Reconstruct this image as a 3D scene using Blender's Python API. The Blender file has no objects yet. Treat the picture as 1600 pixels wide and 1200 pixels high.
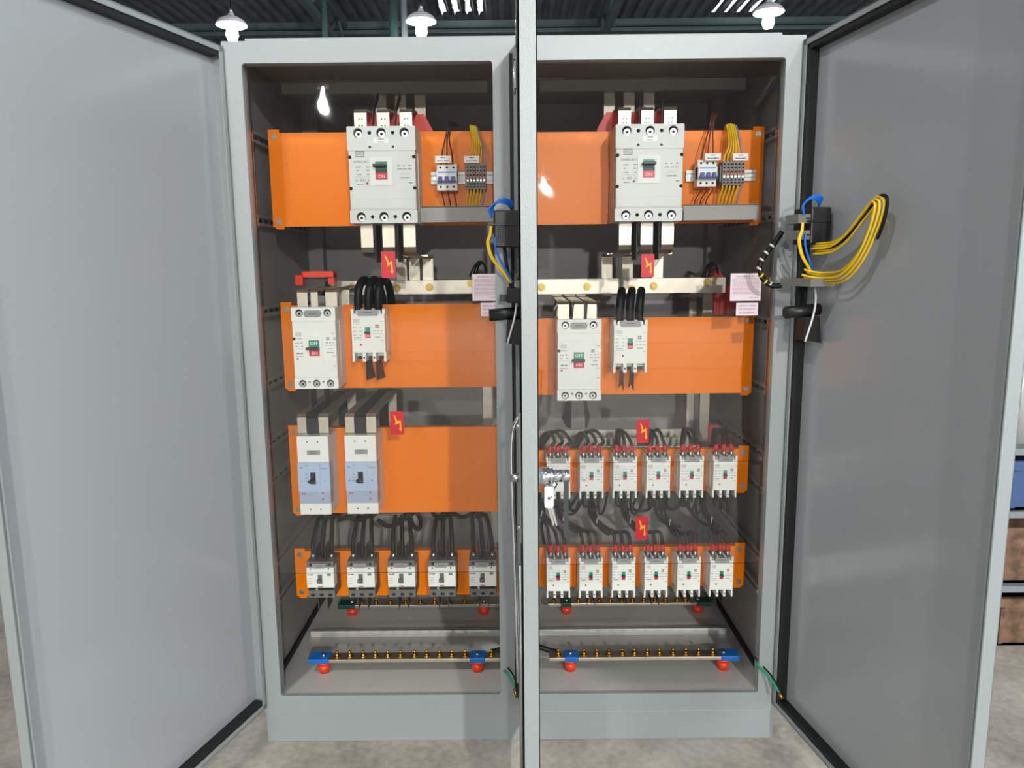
import bpy, bmesh, math, random
from mathutils import Vector, Matrix
from mathutils.geometry import tessellate_polygon
random.seed(7)
C = bpy.context.scene.collection
PI = math.pi

# ------------------------------------------------------------------ camera
CAM = Vector((-.004, -2.166, 1.487)); YAW, PITCH, ROLL, F = -.004, .157, .010, 1170.0
cf = Vector((math.sin(YAW)*math.cos(PITCH), math.cos(YAW)*math.cos(PITCH), -math.sin(PITCH)))
cr0 = Vector((math.cos(YAW), -math.sin(YAW), 0)); cd0 = cf.cross(cr0)
cr = cr0*math.cos(ROLL) + cd0*math.sin(ROLL); cd = -cr0*math.sin(ROLL) + cd0*math.cos(ROLL)
cam = bpy.data.cameras.new('camera'); cam.sensor_fit = 'HORIZONTAL'; cam.sensor_width = 36
cam.lens = F/1600*36; cam.clip_start = .05; cam.clip_end = 200
co = bpy.data.objects.new('camera', cam); C.objects.link(co)
co.matrix_world = Matrix(((cr.x, -cd.x, -cf.x, CAM.x), (cr.y, -cd.y, -cf.y, CAM.y), (cr.z, -cd.z, -cf.z, CAM.z), (0, 0, 0, 1)))
bpy.context.scene.camera = co
def ray(u, v): return cf + cr*((u-800)/F) + cd*((v-600)/F)
def at(u, v, Y):                      # the point at depth Y that the survey of the photograph gives
    d = ray(u, v); return CAM + d*((Y-CAM.y)/d.y)
def ax(u, v, Y): return at(u, v, Y).x
def az(u, v, Y): return at(u, v, Y).z

# --------------------------------------------------------------- materials
def lin(c):
    return tuple(((x/255)/12.92 if x/255 <= .04045 else ((x/255+.055)/1.055)**2.4) for x in c)
def mat(name, rgb, rough=.5, metal=0, bump=0, bscale=300, var=0, vscale=4, emit=None, strength=1, coat=0, spec=.5):
    m = bpy.data.materials.new(name); m.use_nodes = True
    nt = m.node_tree; b = nt.nodes['Principled BSDF']
    col = lin(rgb)
    b.inputs['Base Color'].default_value = (*col, 1)
    b.inputs['Roughness'].default_value = rough; b.inputs['Metallic'].default_value = metal
    b.inputs['Specular IOR Level'].default_value = spec
    if coat: b.inputs['Coat Weight'].default_value = coat; b.inputs['Coat Roughness'].default_value = .08
    tc = nt.nodes.new('ShaderNodeTexCoord')
    if bump:
        n = nt.nodes.new('ShaderNodeTexNoise'); n.inputs['Scale'].default_value = bscale; n.inputs['Detail'].default_value = 2
        nt.links.new(tc.outputs['Object'], n.inputs['Vector'])
        bp = nt.nodes.new('ShaderNodeBump'); bp.inputs['Strength'].default_value = bump; bp.inputs['Distance'].default_value = .002
        nt.links.new(n.outputs['Fac'], bp.inputs['Height']); nt.links.new(bp.outputs['Normal'], b.inputs['Normal'])
    if var:
        n = nt.nodes.new('ShaderNodeTexNoise'); n.inputs['Scale'].default_value = vscale; n.inputs['Detail'].default_value = 6
        nt.links.new(tc.outputs['Object'], n.inputs['Vector'])
        r = nt.nodes.new('ShaderNodeValToRGB')
        r.color_ramp.elements[0].position = .3; r.color_ramp.elements[1].position = .7
        r.color_ramp.elements[0].color = (*[max(0, x*(1-var)) for x in col], 1)
        r.color_ramp.elements[1].color = (*[min(1, x*(1+var)) for x in col], 1)
        nt.links.new(n.outputs['Fac'], r.inputs['Fac']); nt.links.new(r.outputs['Color'], b.inputs['Base Color'])
    if emit:
        b.inputs['Emission Color'].default_value = (*lin(emit), 1); b.inputs['Emission Strength'].default_value = strength
    return m
M = {
 'grey': mat('grey_powder_coat', (147, 153, 153), .34, bump=.22, bscale=330),
 'inner': mat('inner_grey_paint', (147, 143, 138), .42, bump=.06, bscale=300),
 'floorp': mat('floor_sheet_paint', (190, 190, 184), .3, bump=.04, bscale=300),
 'door_in': mat('door_inner_paint', (160, 164, 166), .17, bump=.02, bscale=200, spec=.75),
 'orange': mat('orange_paint', (240, 126, 4), .3, bump=.03, bscale=240, spec=.18),
 'case': mat('breaker_plastic', (232, 234, 226), .45, bump=.03, bscale=600),
 'case_b': mat('breaker_plastic_cool', (216, 221, 215), .45, bump=.03, bscale=600),
 'case_g': mat('grey_terminal_plastic', (104, 104, 100), .5),
 'label_g': mat('grey_label_plastic', (148, 150, 150), .4),
 'lblue': mat('pale_blue_plastic', (172, 190, 214), .4),
 'lblue2': mat('blue_grey_plastic', (160, 174, 192), .4),
 'black': mat('black_plastic', (22, 22, 22), .4),
 'barrier': mat('barrier_sheet', (24, 20, 18), .5),
 'barrier_g': mat('grey_barrier_sheet', (60, 59, 57), .5),
 'cable': mat('black_cable', (11, 11, 11), .5, spec=.3),
 'hole': mat('dark_recess', (28, 28, 27), .8),
 'print': mat('printed_ink', (128, 130, 128), .6),
 'ink': mat('dark_ink', (70, 70, 70), .6),
 'green': mat('green_plate', (0, 142, 120), .35),
 'red': mat('red_plate', (205, 16, 44), .35),
 'white': mat('white_plastic', (240, 240, 236), .4),
 'whitetext': mat('white_ink', (245, 245, 245), .5),
 'sleeve': mat('red_sleeve', (190, 14, 26), .4),
 'steel': mat('zinc_steel', (184, 184, 182), .36, 1),
 'galv': mat('galvanised_rail', (176, 176, 172), .42, .5),
 'dchrome': mat('dark_chrome', (92, 94, 98), .22, 1),
 'chrome': mat('chrome', (220, 222, 225), .1, 1),
 'tin': mat('tinned_copper', (196, 188, 172), .42, 1, bump=.05, bscale=90, var=.08, vscale=30),
 'brass': mat('brass', (214, 166, 74), .25, 1),
 'zincy': mat('yellow_zinc', (170, 146, 84), .4, 1),
 'stick_r': mat('sticker_red', (188, 6, 30), .45),
 'stick_y': mat('sticker_yellow', (236, 170, 14), .45),
 'paper': mat('label_paper', (222, 206, 212), .5),
 'redink': mat('dark_red_ink', (120, 40, 58), .6),
 'redink2': mat('pink_ink', (176, 140, 152), .6),
 'blue': mat('blue_plastic', (12, 100, 180), .4),
 'bluewire': mat('blue_wire', (24, 110, 214), .4),
 'navy': mat('navy_toggle', (32, 44, 140), .35),
 'navycable': mat('navy_cable', (16, 22, 56), .4),
 'yellow': mat('yellow_wire', (236, 196, 24), .4),
 'brown': mat('brown_wire', (96, 40, 22), .4),
 'greywire': mat('grey_wire', (150, 146, 168), .4),
 'orangeins': mat('insulator_red', (232, 62, 26), .4),
 'redins': mat('insulator_dark_red', (206, 44, 22), .45),
 'greenblk': mat('dark_green_block', (20, 70, 56), .5),
 'greenwire': mat('green_wire', (20, 150, 100), .4),
 'duct': mat('duct_grey', (160, 158, 152), .5),
 'tblk': mat('terminal_body', (132, 130, 122), .5),
 'torange': mat('terminal_orange', (206, 92, 44), .5),
 'rubber': mat('gasket_rubber', (17, 18, 19), .6),
 'cgrey': mat('connector_grey', (116, 116, 112), .45),
 'nylon': mat('white_nylon', (220, 222, 215), .4),
 'bracket': mat('bracket_grey', (120, 118, 114), .45),
 'roof': mat('roof_metal', (120, 130, 136), .5, var=.3, vscale=1.5),
 'truss': mat('truss_steel', (88, 104, 104), .6),
 'wallf': mat('dark_warehouse_wall', (96, 96, 98), .8),
 'wallb': mat('warehouse_wall', (128, 122, 120), .8, var=.15, vscale=1),
 'pole': mat('pole_green', (60, 84, 80), .5),
 'lampw': mat('lamp_enamel', (226, 228, 230), .4),
 'bulb': mat('lit_bulb', (255, 255, 255), .3, emit=(240, 246, 255), strength=40),
 'sky': mat('skylight_panel', (210, 216, 220), .5, emit=(225, 235, 255), strength=3.2),
 'crate': mat('blue_crate', (62, 86, 132), .5),
 'wrap': mat('clear_wrap_grey', (180, 180, 176), .25),
 'card': mat('brown_card', (112, 84, 64), .8, var=.5, vscale=25),
 'benchg': mat('bench_grey', (132, 138, 142), .5),
 'gold': mat('gold_lug', (190, 140, 50), .35, 1),
}
# concrete floor
def concrete():
    m = bpy.data.materials.new('concrete'); m.use_nodes = True; nt = m.node_tree; b = nt.nodes['Principled BSDF']
    tc = nt.nodes.new('ShaderNodeTexCoord')
    def noise(s, d):
        n = nt.nodes.new('ShaderNodeTexNoise'); n.inputs['Scale'].default_value = s; n.inputs['Detail'].default_value = d
        nt.links.new(tc.outputs['Object'], n.inputs['Vector']); return n
    n1, n2 = noise(3, 8), noise(38, 6)
    mx = nt.nodes.new('ShaderNodeMath'); mx.operation = 'MULTIPLY_ADD'; mx.inputs[1].default_value = .45
    nt.links.new(n2.outputs['Fac'], mx.inputs[0]); nt.links.new(n1.outputs['Fac'], mx.inputs[2])
    r = nt.nodes.new('ShaderNodeValToRGB'); e = r.color_ramp.elements
    e[0].position = .5; e[0].color = (*lin((140, 132, 122)), 1); e[1].position = .95; e[1].color = (*lin((206, 198, 186)), 1)
    nt.links.new(mx.outputs[0], r.inputs['Fac']); nt.links.new(r.outputs['Color'], b.inputs['Base Color'])
    b.inputs['Roughness'].default_value = .55
    bp = nt.nodes.new('ShaderNodeBump'); bp.inputs['Strength'].default_value = .25
    nt.links.new(n2.outputs['Fac'], bp.inputs['Height']); nt.links.new(bp.outputs['Normal'], b.inputs['Normal'])
    return m
M['concrete'] = concrete()
def acrylic():
    m = bpy.data.materials.new('clear_acrylic'); m.use_nodes = True; nt = m.node_tree
    nt.nodes.remove(nt.nodes['Principled BSDF']); out = nt.nodes['Material Output']
    t = nt.nodes.new('ShaderNodeBsdfTransparent'); t.inputs['Color'].default_value = (.985, .988, .988, 1)
    g = nt.nodes.new('ShaderNodeBsdfGlossy'); g.inputs['Roughness'].default_value = .015
    fr = nt.nodes.new('ShaderNodeFresnel'); fr.inputs['IOR'].default_value = 1.41
    mx = nt.nodes.new('ShaderNodeMixShader')
    tc = nt.nodes.new('ShaderNodeTexCoord'); n = nt.nodes.new('ShaderNodeTexNoise'); n.inputs['Scale'].default_value = 2.2
    nt.links.new(tc.outputs['Object'], n.inputs['Vector'])
    bp = nt.nodes.new('ShaderNodeBump'); bp.inputs['Strength'].default_value = .25; bp.inputs['Distance'].default_value = .02
    nt.links.new(n.outputs['Fac'], bp.inputs['Height']); nt.links.new(bp.outputs['Normal'], g.inputs['Normal'])
    nt.links.new(fr.outputs[0], mx.inputs[0]); nt.links.new(t.outputs[0], mx.inputs[1]); nt.links.new(g.outputs[0], mx.inputs[2])
    nt.links.new(mx.outputs[0], out.inputs['Surface'])
    return m
M['acrylic'] = acrylic()
def skylight():
    m = bpy.data.materials.new('stained_skylight'); m.use_nodes = True; nt = m.node_tree; b = nt.nodes['Principled BSDF']
    b.inputs['Base Color'].default_value = (.05, .06, .06, 1)
    tc = nt.nodes.new('ShaderNodeTexCoord'); wv = nt.nodes.new('ShaderNodeTexWave'); wv.bands_direction = 'X'
    mp = nt.nodes.new('ShaderNodeMapping'); nt.links.new(tc.outputs['Object'], mp.inputs['Vector'])
    wv.inputs['Scale'].default_value = 1.22; wv.inputs['Distortion'].default_value = 1.2; wv.inputs['Detail'].default_value = 3; wv.inputs['Detail Scale'].default_value = 2.5
    nt.links.new(mp.outputs[0], wv.inputs['Vector'])
    r = nt.nodes.new('ShaderNodeValToRGB'); e = r.color_ramp.elements; e[0].position = .62; e[0].color = (0, 0, 0, 1); e[1].position = .85; e[1].color = (1, 1, 1, 1)
    nt.links.new(wv.outputs['Fac'], r.inputs['Fac'])
    mu = nt.nodes.new('ShaderNodeMath'); mu.operation = 'MULTIPLY'; mu.inputs[1].default_value = 2.2
    nt.links.new(r.outputs['Color'], mu.inputs[0]); nt.links.new(mu.outputs[0], b.inputs['Emission Strength'])
    b.inputs['Emission Color'].default_value = (.85, .92, 1, 1)
    return m
M['sky'] = skylight()

# ------------------------------------------------------------ mesh builder
_text = {}
def text_mesh(s):
    if s not in _text:
        cu = bpy.data.curves.new('t', 'FONT'); cu.body = s; cu.resolution_u = 3
        ob = bpy.data.objects.new('t', cu); me = bpy.data.meshes.new_from_object(ob)
        vs = [v.co.copy() for v in me.vertices]; fs = [tuple(p.vertices) for p in me.polygons]
        bpy.data.objects.remove(ob); bpy.data.curves.remove(cu); bpy.data.meshes.remove(me)
        x0 = min(v.x for v in vs); x1 = max(v.x for v in vs); y0 = min(v.y for v in vs); y1 = max(v.y for v in vs)
        _text[s] = ([((v.x-x0), (v.y-y0)) for v in vs], fs, x1-x0, y1-y0)
    return _text[s]
class MB:
    def __init__(s): s.v = []; s.f = []; s.m = []; s.sm = []; s.mats = []
    def mi(s, m):
        m = M[m] if isinstance(m, str) else m
        if m not in s.mats: s.mats.append(m)
        return s.mats.index(m)
    def add(s, vs, fs, m, smooth=False):
        b = len(s.v); k = s.mi(m); s.v += [Vector(x) for x in vs]
        for f in fs: s.f.append([b+i for i in f]); s.m.append(k); s.sm.append(smooth)
    def box(s, x0, x1, y0, y1, z0, z1, m, bev=0):
        x0, x1 = sorted((x0, x1)); y0, y1 = sorted((y0, y1)); z0, z1 = sorted((z0, z1))
        bm = bmesh.new(); bmesh.ops.create_cube(bm, size=1)
        for v in bm.verts: v.co = Vector((x0+(v.co.x+.5)*(x1-x0), y0+(v.co.y+.5)*(y1-y0), z0+(v.co.z+.5)*(z1-z0)))
        if bev: bmesh.ops.bevel(bm, geom=bm.edges[:], offset=bev, segments=2, profile=.5, affect='EDGES')
        bm.verts.index_update()
        s.add([v.co.copy() for v in bm.verts], [[v.index for v in f.verts] for f in bm.faces], m); bm.free(); return s
    def prism(s, outer, y0, y1, m, holes=(), side=None, hole_m=None):    # XZ outline, front at y0 (towards camera)
        def area(p): return sum(p[i][0]*p[(i+1) % len(p)][1]-p[(i+1) % len(p)][0]*p[i][1] for i in range(len(p)))
        if area(outer) < 0: outer = outer[::-1]
        hs = [h[::-1] if area(h) > 0 else h for h in holes]
        loops = [outer]+hs
        tri = tessellate_polygon([[Vector((x, z, 0)) for x, z in l] for l in loops])
        flat = [p for l in loops for p in l]; n = len(flat)
        vs = [(x, y0, z) for x, z in flat]+[(x, y1, z) for x, z in flat]
        fr = []
        for t in tri:
            a, b, c = [flat[i] for i in t]
            if (b[0]-a[0])*(c[1]-a[1])-(c[0]-a[0])*(b[1]-a[1]) < 0: t = t[::-1]
            fr.append(list(t)); fr.append([i+n for i in t][::-1])
        s.add(vs, fr, m)
        o = 0
        for li, l in enumerate(loops):
            k = len(l); fs = [[o+i, o+n+i, o+n+(i+1) % k, o+(i+1) % k] for i in range(k)]
            s.add(vs, fs, (side or m) if li == 0 else (hole_m or m)); o += k
        return s
    def cyl(s, p0, p1, r0, m, r1=None, n=16, cap=True):
        p0, p1 = Vector(p0), Vector(p1); r1 = r0 if r1 is None else r1
        d = (p1-p0).normalized(); a = d.orthogonal().normalized(); b = d.cross(a)
        vs = []
        for p, r in ((p0, r0), (p1, r1)):
            for i in range(n): t = 2*PI*i/n; vs.append(p+(a*math.cos(t)+b*math.sin(t))*r)
        s.add(vs, [[i, (i+1) % n, n+(i+1) % n, n+i] for i in range(n)], m, True)
        if cap: s.add(vs, [list(range(n))[::-1], list(range(n, 2*n))], m)
        return s
    def tube(s, pts, r, m, n=8, sub=6):
        P = [Vector(p) for p in pts]; Q = []
        if len(P) > 2 and sub > 1:
            E = [P[0]*2-P[1]]+P+[P[-1]*2-P[-2]]
            for i in range(1, len(E)-2):
                for k in range(sub):
                    t = k/sub; a, b, c, d = E[i-1], E[i], E[i+1], E[i+2]
                    Q.append(.5*((2*b)+(c-a)*t+(2*a-5*b+4*c-d)*t*t+(3*b-a-3*c+d)*t**3))
            Q.append(P[-1])
        else: Q = P
        rings = []; up = None
        for i, p in enumerate(Q):
            d = (Q[min(i+1, len(Q)-1)]-Q[max(i-1, 0)]).normalized()
            up = d.orthogonal().normalized() if up is None else (up-d*up.dot(d)).normalized()
            b = d.cross(up); rings.append([p+(up*math.cos(2*PI*j/n)+b*math.sin(2*PI*j/n))*r for j in range(n)])
        vs = [v for g in rings for v in g]; L = len(rings)
        s.add(vs, [[k*n+j, k*n+(j+1) % n, (k+1)*n+(j+1) % n, (k+1)*n+j] for k in range(L-1) for j in range(n)], m, True)
        s.add(vs, [list(range(n))[::-1], list(range((L-1)*n, L*n))], m)
        return s
    def strip(s, path, w, t, m, axis=(1, 0, 0)):           # flat bar following path, width along axis
        a = Vector(axis); P = [Vector(p) for p in path]; vs = []
        for i, p in enumerate(P):
            d0 = (P[i]-P[i-1]).normalized() if i else (P[1]-P[0]).normalized()
            d1 = (P[i+1]-P[i]).normalized() if i < len(P)-1 else d0
            n0 = a.cross(d0); n1 = a.cross(d1); nn = (n0+n1).normalized(); nn = nn/max(.4, nn.dot(n0.normalized()))
            vs += [p+a*w/2+nn*t/2, p-a*w/2+nn*t/2, p-a*w/2-nn*t/2, p+a*w/2-nn*t/2]
        fs = [[0, 1, 2, 3], [4*len(P)-1-i for i in range(4)]]
        for k in range(len(P)-1): fs += [[4*k+j, 4*(k+1)+j, 4*(k+1)+(j+1) % 4, 4*k+(j+1) % 4] for j in range(4)]
        s.add(vs, fs, m); return s
    def text(s, body, x, z, h, y, m, w=None, align='C'):   # facing -Y
        vs, fs, tw, th = text_mesh(body); k = h/th; kx = k if w is None else w/tw
        ox = x-tw*kx/2 if align == 'C' else x
        s.add([(ox+a*kx, y, z+b*k) for a, b in vs], fs, m); return s
    def dashes(s, x0, x1, z, h, y, m, seed=0, gap=.25):
        r = random.Random(seed); x = x0
        while x < x1-1e-4:
            w = min(x1-x, (.6+1.6*r.random())*h*1.6); s.add([(x, y, z), (x+w, y, z), (x+w, y, z+h), (x, y, z+h)], [[0, 1, 2, 3]], m); x += w+gap*h*2
        return s
    def build(s, name, parent=None, origin=(0, 0, 0)):
        me = bpy.data.meshes.new(name); o = Vector(origin)
        me.from_pydata([v-o for v in s.v], [], s.f); me.polygons.foreach_set('material_index', s.m); me.polygons.foreach_set('use_smooth', s.sm)
        for m in s.mats: me.materials.append(m)
        bm = bmesh.new(); bm.from_mesh(me); bmesh.ops.remove_doubles(bm, verts=bm.verts[:], dist=1e-6)
        me2 = bm; me2.to_mesh(me); bm.free(); me.update()
        ob = bpy.data.objects.new(name, me); C.objects.link(ob); ob.location = o
        if parent: ob.parent = parent; ob.location = (0, 0, 0)
        return ob
def tag(o, label=None, cat=None, group=None, kind=None):
    if label: o['label'] = label
    if cat: o['category'] = cat
    if group: o['group'] = group
    if kind: o['kind'] = kind
    return o
def empty(name, loc=(0, 0, 0), rz=0, **k):
    o = bpy.data.objects.new(name, None); C.objects.link(o); o.location = loc; o.rotation_euler = (0, 0, rz); o.empty_display_size = .02
    return tag(o, **k)
def copy_tree(o, parent=None):
    c = o.copy(); C.objects.link(c)
    if parent: c.parent = parent
    for ch in list(o.children): copy_tree(ch, c)
    return c
def circ(x, z, r, n=18): return [(x+r*math.cos(2*PI*i/n), z+r*math.sin(2*PI*i/n)) for i in range(n)]
def rrect(x0, x1, z0, z1, r, n=4):
    p = []
    for cx, cz, a in ((x1-r, z0+r, -PI/2), (x1-r, z1-r, 0), (x0+r, z1-r, PI/2), (x0+r, z0+r, PI)):
        p += [(cx+r*math.cos(a+PI/2*i/n), cz+r*math.sin(a+PI/2*i/n)) for i in range(n+1)]
    return p
def B(*a, **k): return MB().box(*a, **k)
ORD = ['first', 'second', 'third', 'fourth', 'fifth', 'sixth', 'seventh', 'eighth', 'ninth', 'tenth', 'eleventh', 'twelfth']

# ============================================================ the room
def struct(o): return tag(o, kind='structure')
struct(B(-16, 16, -22, 19, -.1, 0, 'concrete').build('floor'))
# corrugated roof with translucent strips
CZ = 6.7
def roof_strip(x0, x1, y0, y1, m, z=CZ):
    mb = MB(); p = .26; xs = []; x = x0
    prof = []
    while x < x1-1e-6:
        for dx, dz in ((0, 0), (.10, 0), (.13, .07), (.23, .07)): prof.append((x+dx, z+dz))
        x += p
    prof.append((x1, z))
    vs = [(a, y0, b) for a, b in prof]+[(a, y1, b) for a, b in prof]; n = len(prof)
    mb.add(vs, [[i, i+1, n+i+1, n+i] for i in range(n-1)], m)
    return mb
sk = [(-3.9+.52*0, -2.6), (4.16, 5.46)]
edges = [-15.6]
sky_spans = [(-1.56, -.52), (4.16, 5.46)]
mb = MB()
def add_roof(x0, x1, y0, y1, m, tgt):
    q = roof_strip(x0, x1, y0, y1, m); tgt.add(q.v, q.f, m)
xs = [-15.6]+[a for s_ in sky_spans for a in s_]+[15.6]
for i in range(0, len(xs), 2): add_roof(xs[i], xs[i+1], -17, 17, 'roof', mb)
for a, b in sky_spans:
    add_roof(a, b, -17, 11.6, 'roof', mb); add_roof(a, b, 14.6, 17, 'roof', mb)
struct(mb.build('ceiling'))
for i, (a, b) in enumerate(sky_spans):
    q = MB(); add_roof(a, b, 11.6, 14.6, 'sky', q)
    struct(q.build('window_%d' % (i+1)))
struct(B(-16, 16, 17, 17.2, 0, 6.9, 'wallb').build('wall_back'))
struct(B(-16.2, -16, -17, 17, 0, 6.9, 'wallf').build('wall_left'))
struct(B(16, 16.2, 3, 17, 0, 6.9, 'wallb').build('wall_right'))
for i, (y, z) in enumerate([(9.6, 6.56), (11.5, 6.56), (13.0, 6.56)]):
    struct(B(-15.6, 15.6, y, y+.1, z, z+.12, 'truss').build('ceiling_beam'))
eb = MB(); eb.box(-15.6, 15.6, 14.5, 14.54, az(800, 50, 14.5), az(800, 31, 14.5), 'truss').box(-15.6, 15.6, 14.40, 14.62, az(800, 43, 14.5)-.02, az(800, 43, 14.5)+.02, 'pole').box(-15.6, 15.6, 14.42, 14.62, az(800, 50, 14.5)-.03, az(800, 50, 14.5), 'truss')
struct(eb.build('ceiling_beam'))
def truss(x, y0, y1, z0, z1):
    m_ = MB(); m_.box(x-.06, x+.06, y0, y1, z0-.06, z0+.06, 'truss'); m_.box(x-.06, x+.06, y0, y1, z1-.06, z1+.06, 'truss')
    n = int((y1-y0)/.7)
    for k in range(n):
        a, b = y0+(y1-y0)*k/n, y0+(y1-y0)*(k+1)/n
        m_.cyl((x, a, z0 if k % 2 else z1), (x, b, z1 if k % 2 else z0), .035, 'truss', n=6)
    o = m_.build('roof_truss', origin=(x, y0, z0)); return tag(o, kind='structure')
truss(-3.5, 5, 16.8, 5.95, 6.45); truss(1.85, 5, 16.8, 6.0, 6.45)
for u, r, nm in ((507, .045, 'slim green pole rising behind the cabinet beneath the roof truss'), (615, .075, 'pale twin pole rising behind the cabinet beside the middle lamp')):
    x = ax(u, 30, 10)
    m_ = MB().cyl((x, 10, 0), (x, 10, 6.7), r, 'pole', n=10)
    if r > .05: m_.cyl((x+.16, 10, 0), (x+.16, 10, 6.7), .05, 'benchg', n=8)
    tag(m_.build('steel_pole', origin=(x, 10, 0)), nm, 'pole', 'poles behind the cabinet')

# lamps
def make_lamp(loc, label):
    r = empty('pendant_lamp', loc, label=label, cat='lamp', group='pendant lamps under the warehouse roof')
    sh = MB(); prof = [(.03, .17), (.05, .13), (.1, .11), (.17, .07), (.205, .03), (.21, .0)]; n = 24
    vs = [(a*math.cos(2*PI*j/n), a*math.sin(2*PI*j/n), b) for a, b in prof for j in range(n)]
    sh.add(vs, [[k*n+j, k*n+(j+1) % n, (k+1)*n+(j+1) % n, (k+1)*n+j] for k in range(len(prof)-1) for j in range(n)], 'lampw', True)
    sh.build('lamp_shade', r)
    MB().cyl((0, 0, .15), (0, 0, .24), .035, 'steel', n=10).cyl((0, 0, .24), (0, 0, 6.7-loc[2]), .008, 'black', n=6).build('stem', r)
    b = MB(); prof = [(.03, .06), (.045, .0), (.075, -.07), (.085, -.13), (.06, -.2), (.0, -.215)]
    vs = [(a*math.cos(2*PI*j/n), a*math.sin(2*PI*j/n), c) for a, c in prof for j in range(n)]
    b.add(vs, [[k*n+j, k*n+(j+1) % n, (k+1)*n+(j+1) % n, (k+1)*n+j] for k in range(len(prof)-1) for j in range(n)], 'bulb', True)
    b.build('bulb', r)
    return r
def light(loc, power, size=.14, col=(1, .99, .97)):
    l = bpy.data.lights.new('lamp_light', 'POINT'); l.energy = power; l.shadow_soft_size = size; l.color = col
    o = bpy.data.objects.new('lamp_light', l); C.objects.link(o); o.location = loc; return o
for (u, v), nm in (((362, 40), 'glowing white pendant lamp above the left door hinge corner'), ((658, 34), 'lit white pendant lamp above the left half of the cabinet'), ((1201, 20), 'lit white pendant lamp above the right half of the cabinet')):
    p = at(u, v, 9); make_lamp((p.x, p.y, p.z), nm); light((p.x, p.y, p.z-.06), 480, .1, (.9, .95, 1))
def mirror(u, v, d):                   # where a lamp must hang to be mirrored at that spot of the clear covers
    p = at(u, v, d+.06); return p.x, -d, p.z
for (u, v, d), pw in (((503, 170, 14), 1050), ((855, 300, 14), 1800), ((1030, 88, 13), 3300)):
    x, y, z = mirror(u, v, d)
    make_lamp((x, y, z+.3), 'unseen white pendant lamp added overhead to brighten the floor'); light((x, y, z), pw, .12)
for x, y, pw in ((-1.7, -3.0, 300), (2.5, -3.0, 310)):  # unseen fill lamps added overhead to brighten the concrete and cabinet floor
    make_lamp((x, y, 4.9), 'unseen white pendant lamp added overhead to brighten the floor'); light((x, y, 4.65), pw, .15)
w = bpy.data.worlds.new('world'); bpy.context.scene.world = w; w.use_nodes = True
w.node_tree.nodes['Background'].inputs[0].default_value = (.84, .93, 1.0, 1); wn = w.node_tree
wt = wn.nodes.new('ShaderNodeTexCoord'); wsx = wn.nodes.new('ShaderNodeSeparateXYZ'); wmr = wn.nodes.new('ShaderNodeMapRange')
wmr.inputs[1].default_value = .35; wmr.inputs[2].default_value = .95; wmr.inputs[3].default_value = .2; wmr.inputs[4].default_value = 5.4  # sky made brighter towards the right, added to light the doors
wn.links.new(wt.outputs['Generated'], wsx.inputs[0]); wn.links.new(wsx.outputs[0], wmr.inputs[0]); wn.links.new(wmr.outputs[0], wn.nodes['Background'].inputs[1])

# ============================================================ the cabinet
FZ = .158
cab = empty('electrical_cabinet', (0, 0, 0), label='tall light grey double electrical cabinet standing open on the concrete floor', cat='cabinet')
B(-.8, .8, .004, .80, 0, .098, 'grey', bev=.002).build('plinth', cab)
fr = MB(); HL = rrect(-.747, -.058, .16, 2.042, .008); HR = rrect(.058, .747, .16, 2.042, .008)
fr.prism(rrect(-.8, .8, .1, 2.1, .003, 2), 0, .004, 'grey', [HL, HR])
for x0, x1 in ((-.747, -.058), (.058, .747)):
    fr.prism(rrect(x0-.003, x1+.003, .157, 2.045, .010), .004, .014, 'grey', [rrect(x0, x1, .16, 2.042, .008)])
fr.box(-.8, -.75, .004, .05, .1, 2.1, 'grey').box(.75, .8, .004, .05, .1, 2.1, 'grey').box(-.8, .8, .004, .05, 2.046, 2.1, 'grey').box(-.8, .8, .004, .05, .1, .156, 'grey').box(-.054, .054, .004, .05, .1, 2.1, 'grey')
fr.build('front_frame', cab)
B(-.012, -.003, -.004, .0, .15, 2.06, 'rubber').build('seal', cab)
for s in (-1, 1):
    sp = MB(); sp.box(s*.80, s*.79, .05, .8, .1, 2.1, 'inner'); sp.box(s*.827, s*.80, .02, .8, .115, 2.085, 'grey', bev=.003); sp.build('side_panel', cab)
    # rear corner post and vertical side channel
    B(s*.79, s*.735, .745, .8, .13, 2.09, 'inner').build('rear_post', cab)
B(-.8, .8, .80, .812, .1, 2.1, 'inner').build('back_panel', cab)
B(-.045, .045, .74, .8, .13, 2.09, 'inner').build('rear_post', cab)
rf = MB(); rf.box(-.8, .8, .05, .8, 2.088, 2.1, 'inner'); rf.box(-.745, .745, .03, .78, 2.1, 2.116, 'grey', bev=.003); rf.build('roof_panel', cab)
B(-.79, .79, .0145, .8, .112, FZ, 'floorp').build('floor_plate', cab)
zb = az(600, 147, .43)
for x0, x1 in ((-.765, -.085), (.085, .765)):
    B(x0, x1, .42, .45, zb, 2.088, 'inner', bev=.002).build('roof_beam', cab)
fb = MB(); fb.box(-.755, .755, .375, .385, FZ, FZ+.024, 'floorp', bev=.002); fb.box(-.755, .755, .385, .42, FZ, FZ+.012, 'floorp'); fb.build('floor_beam', cab)
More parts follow.
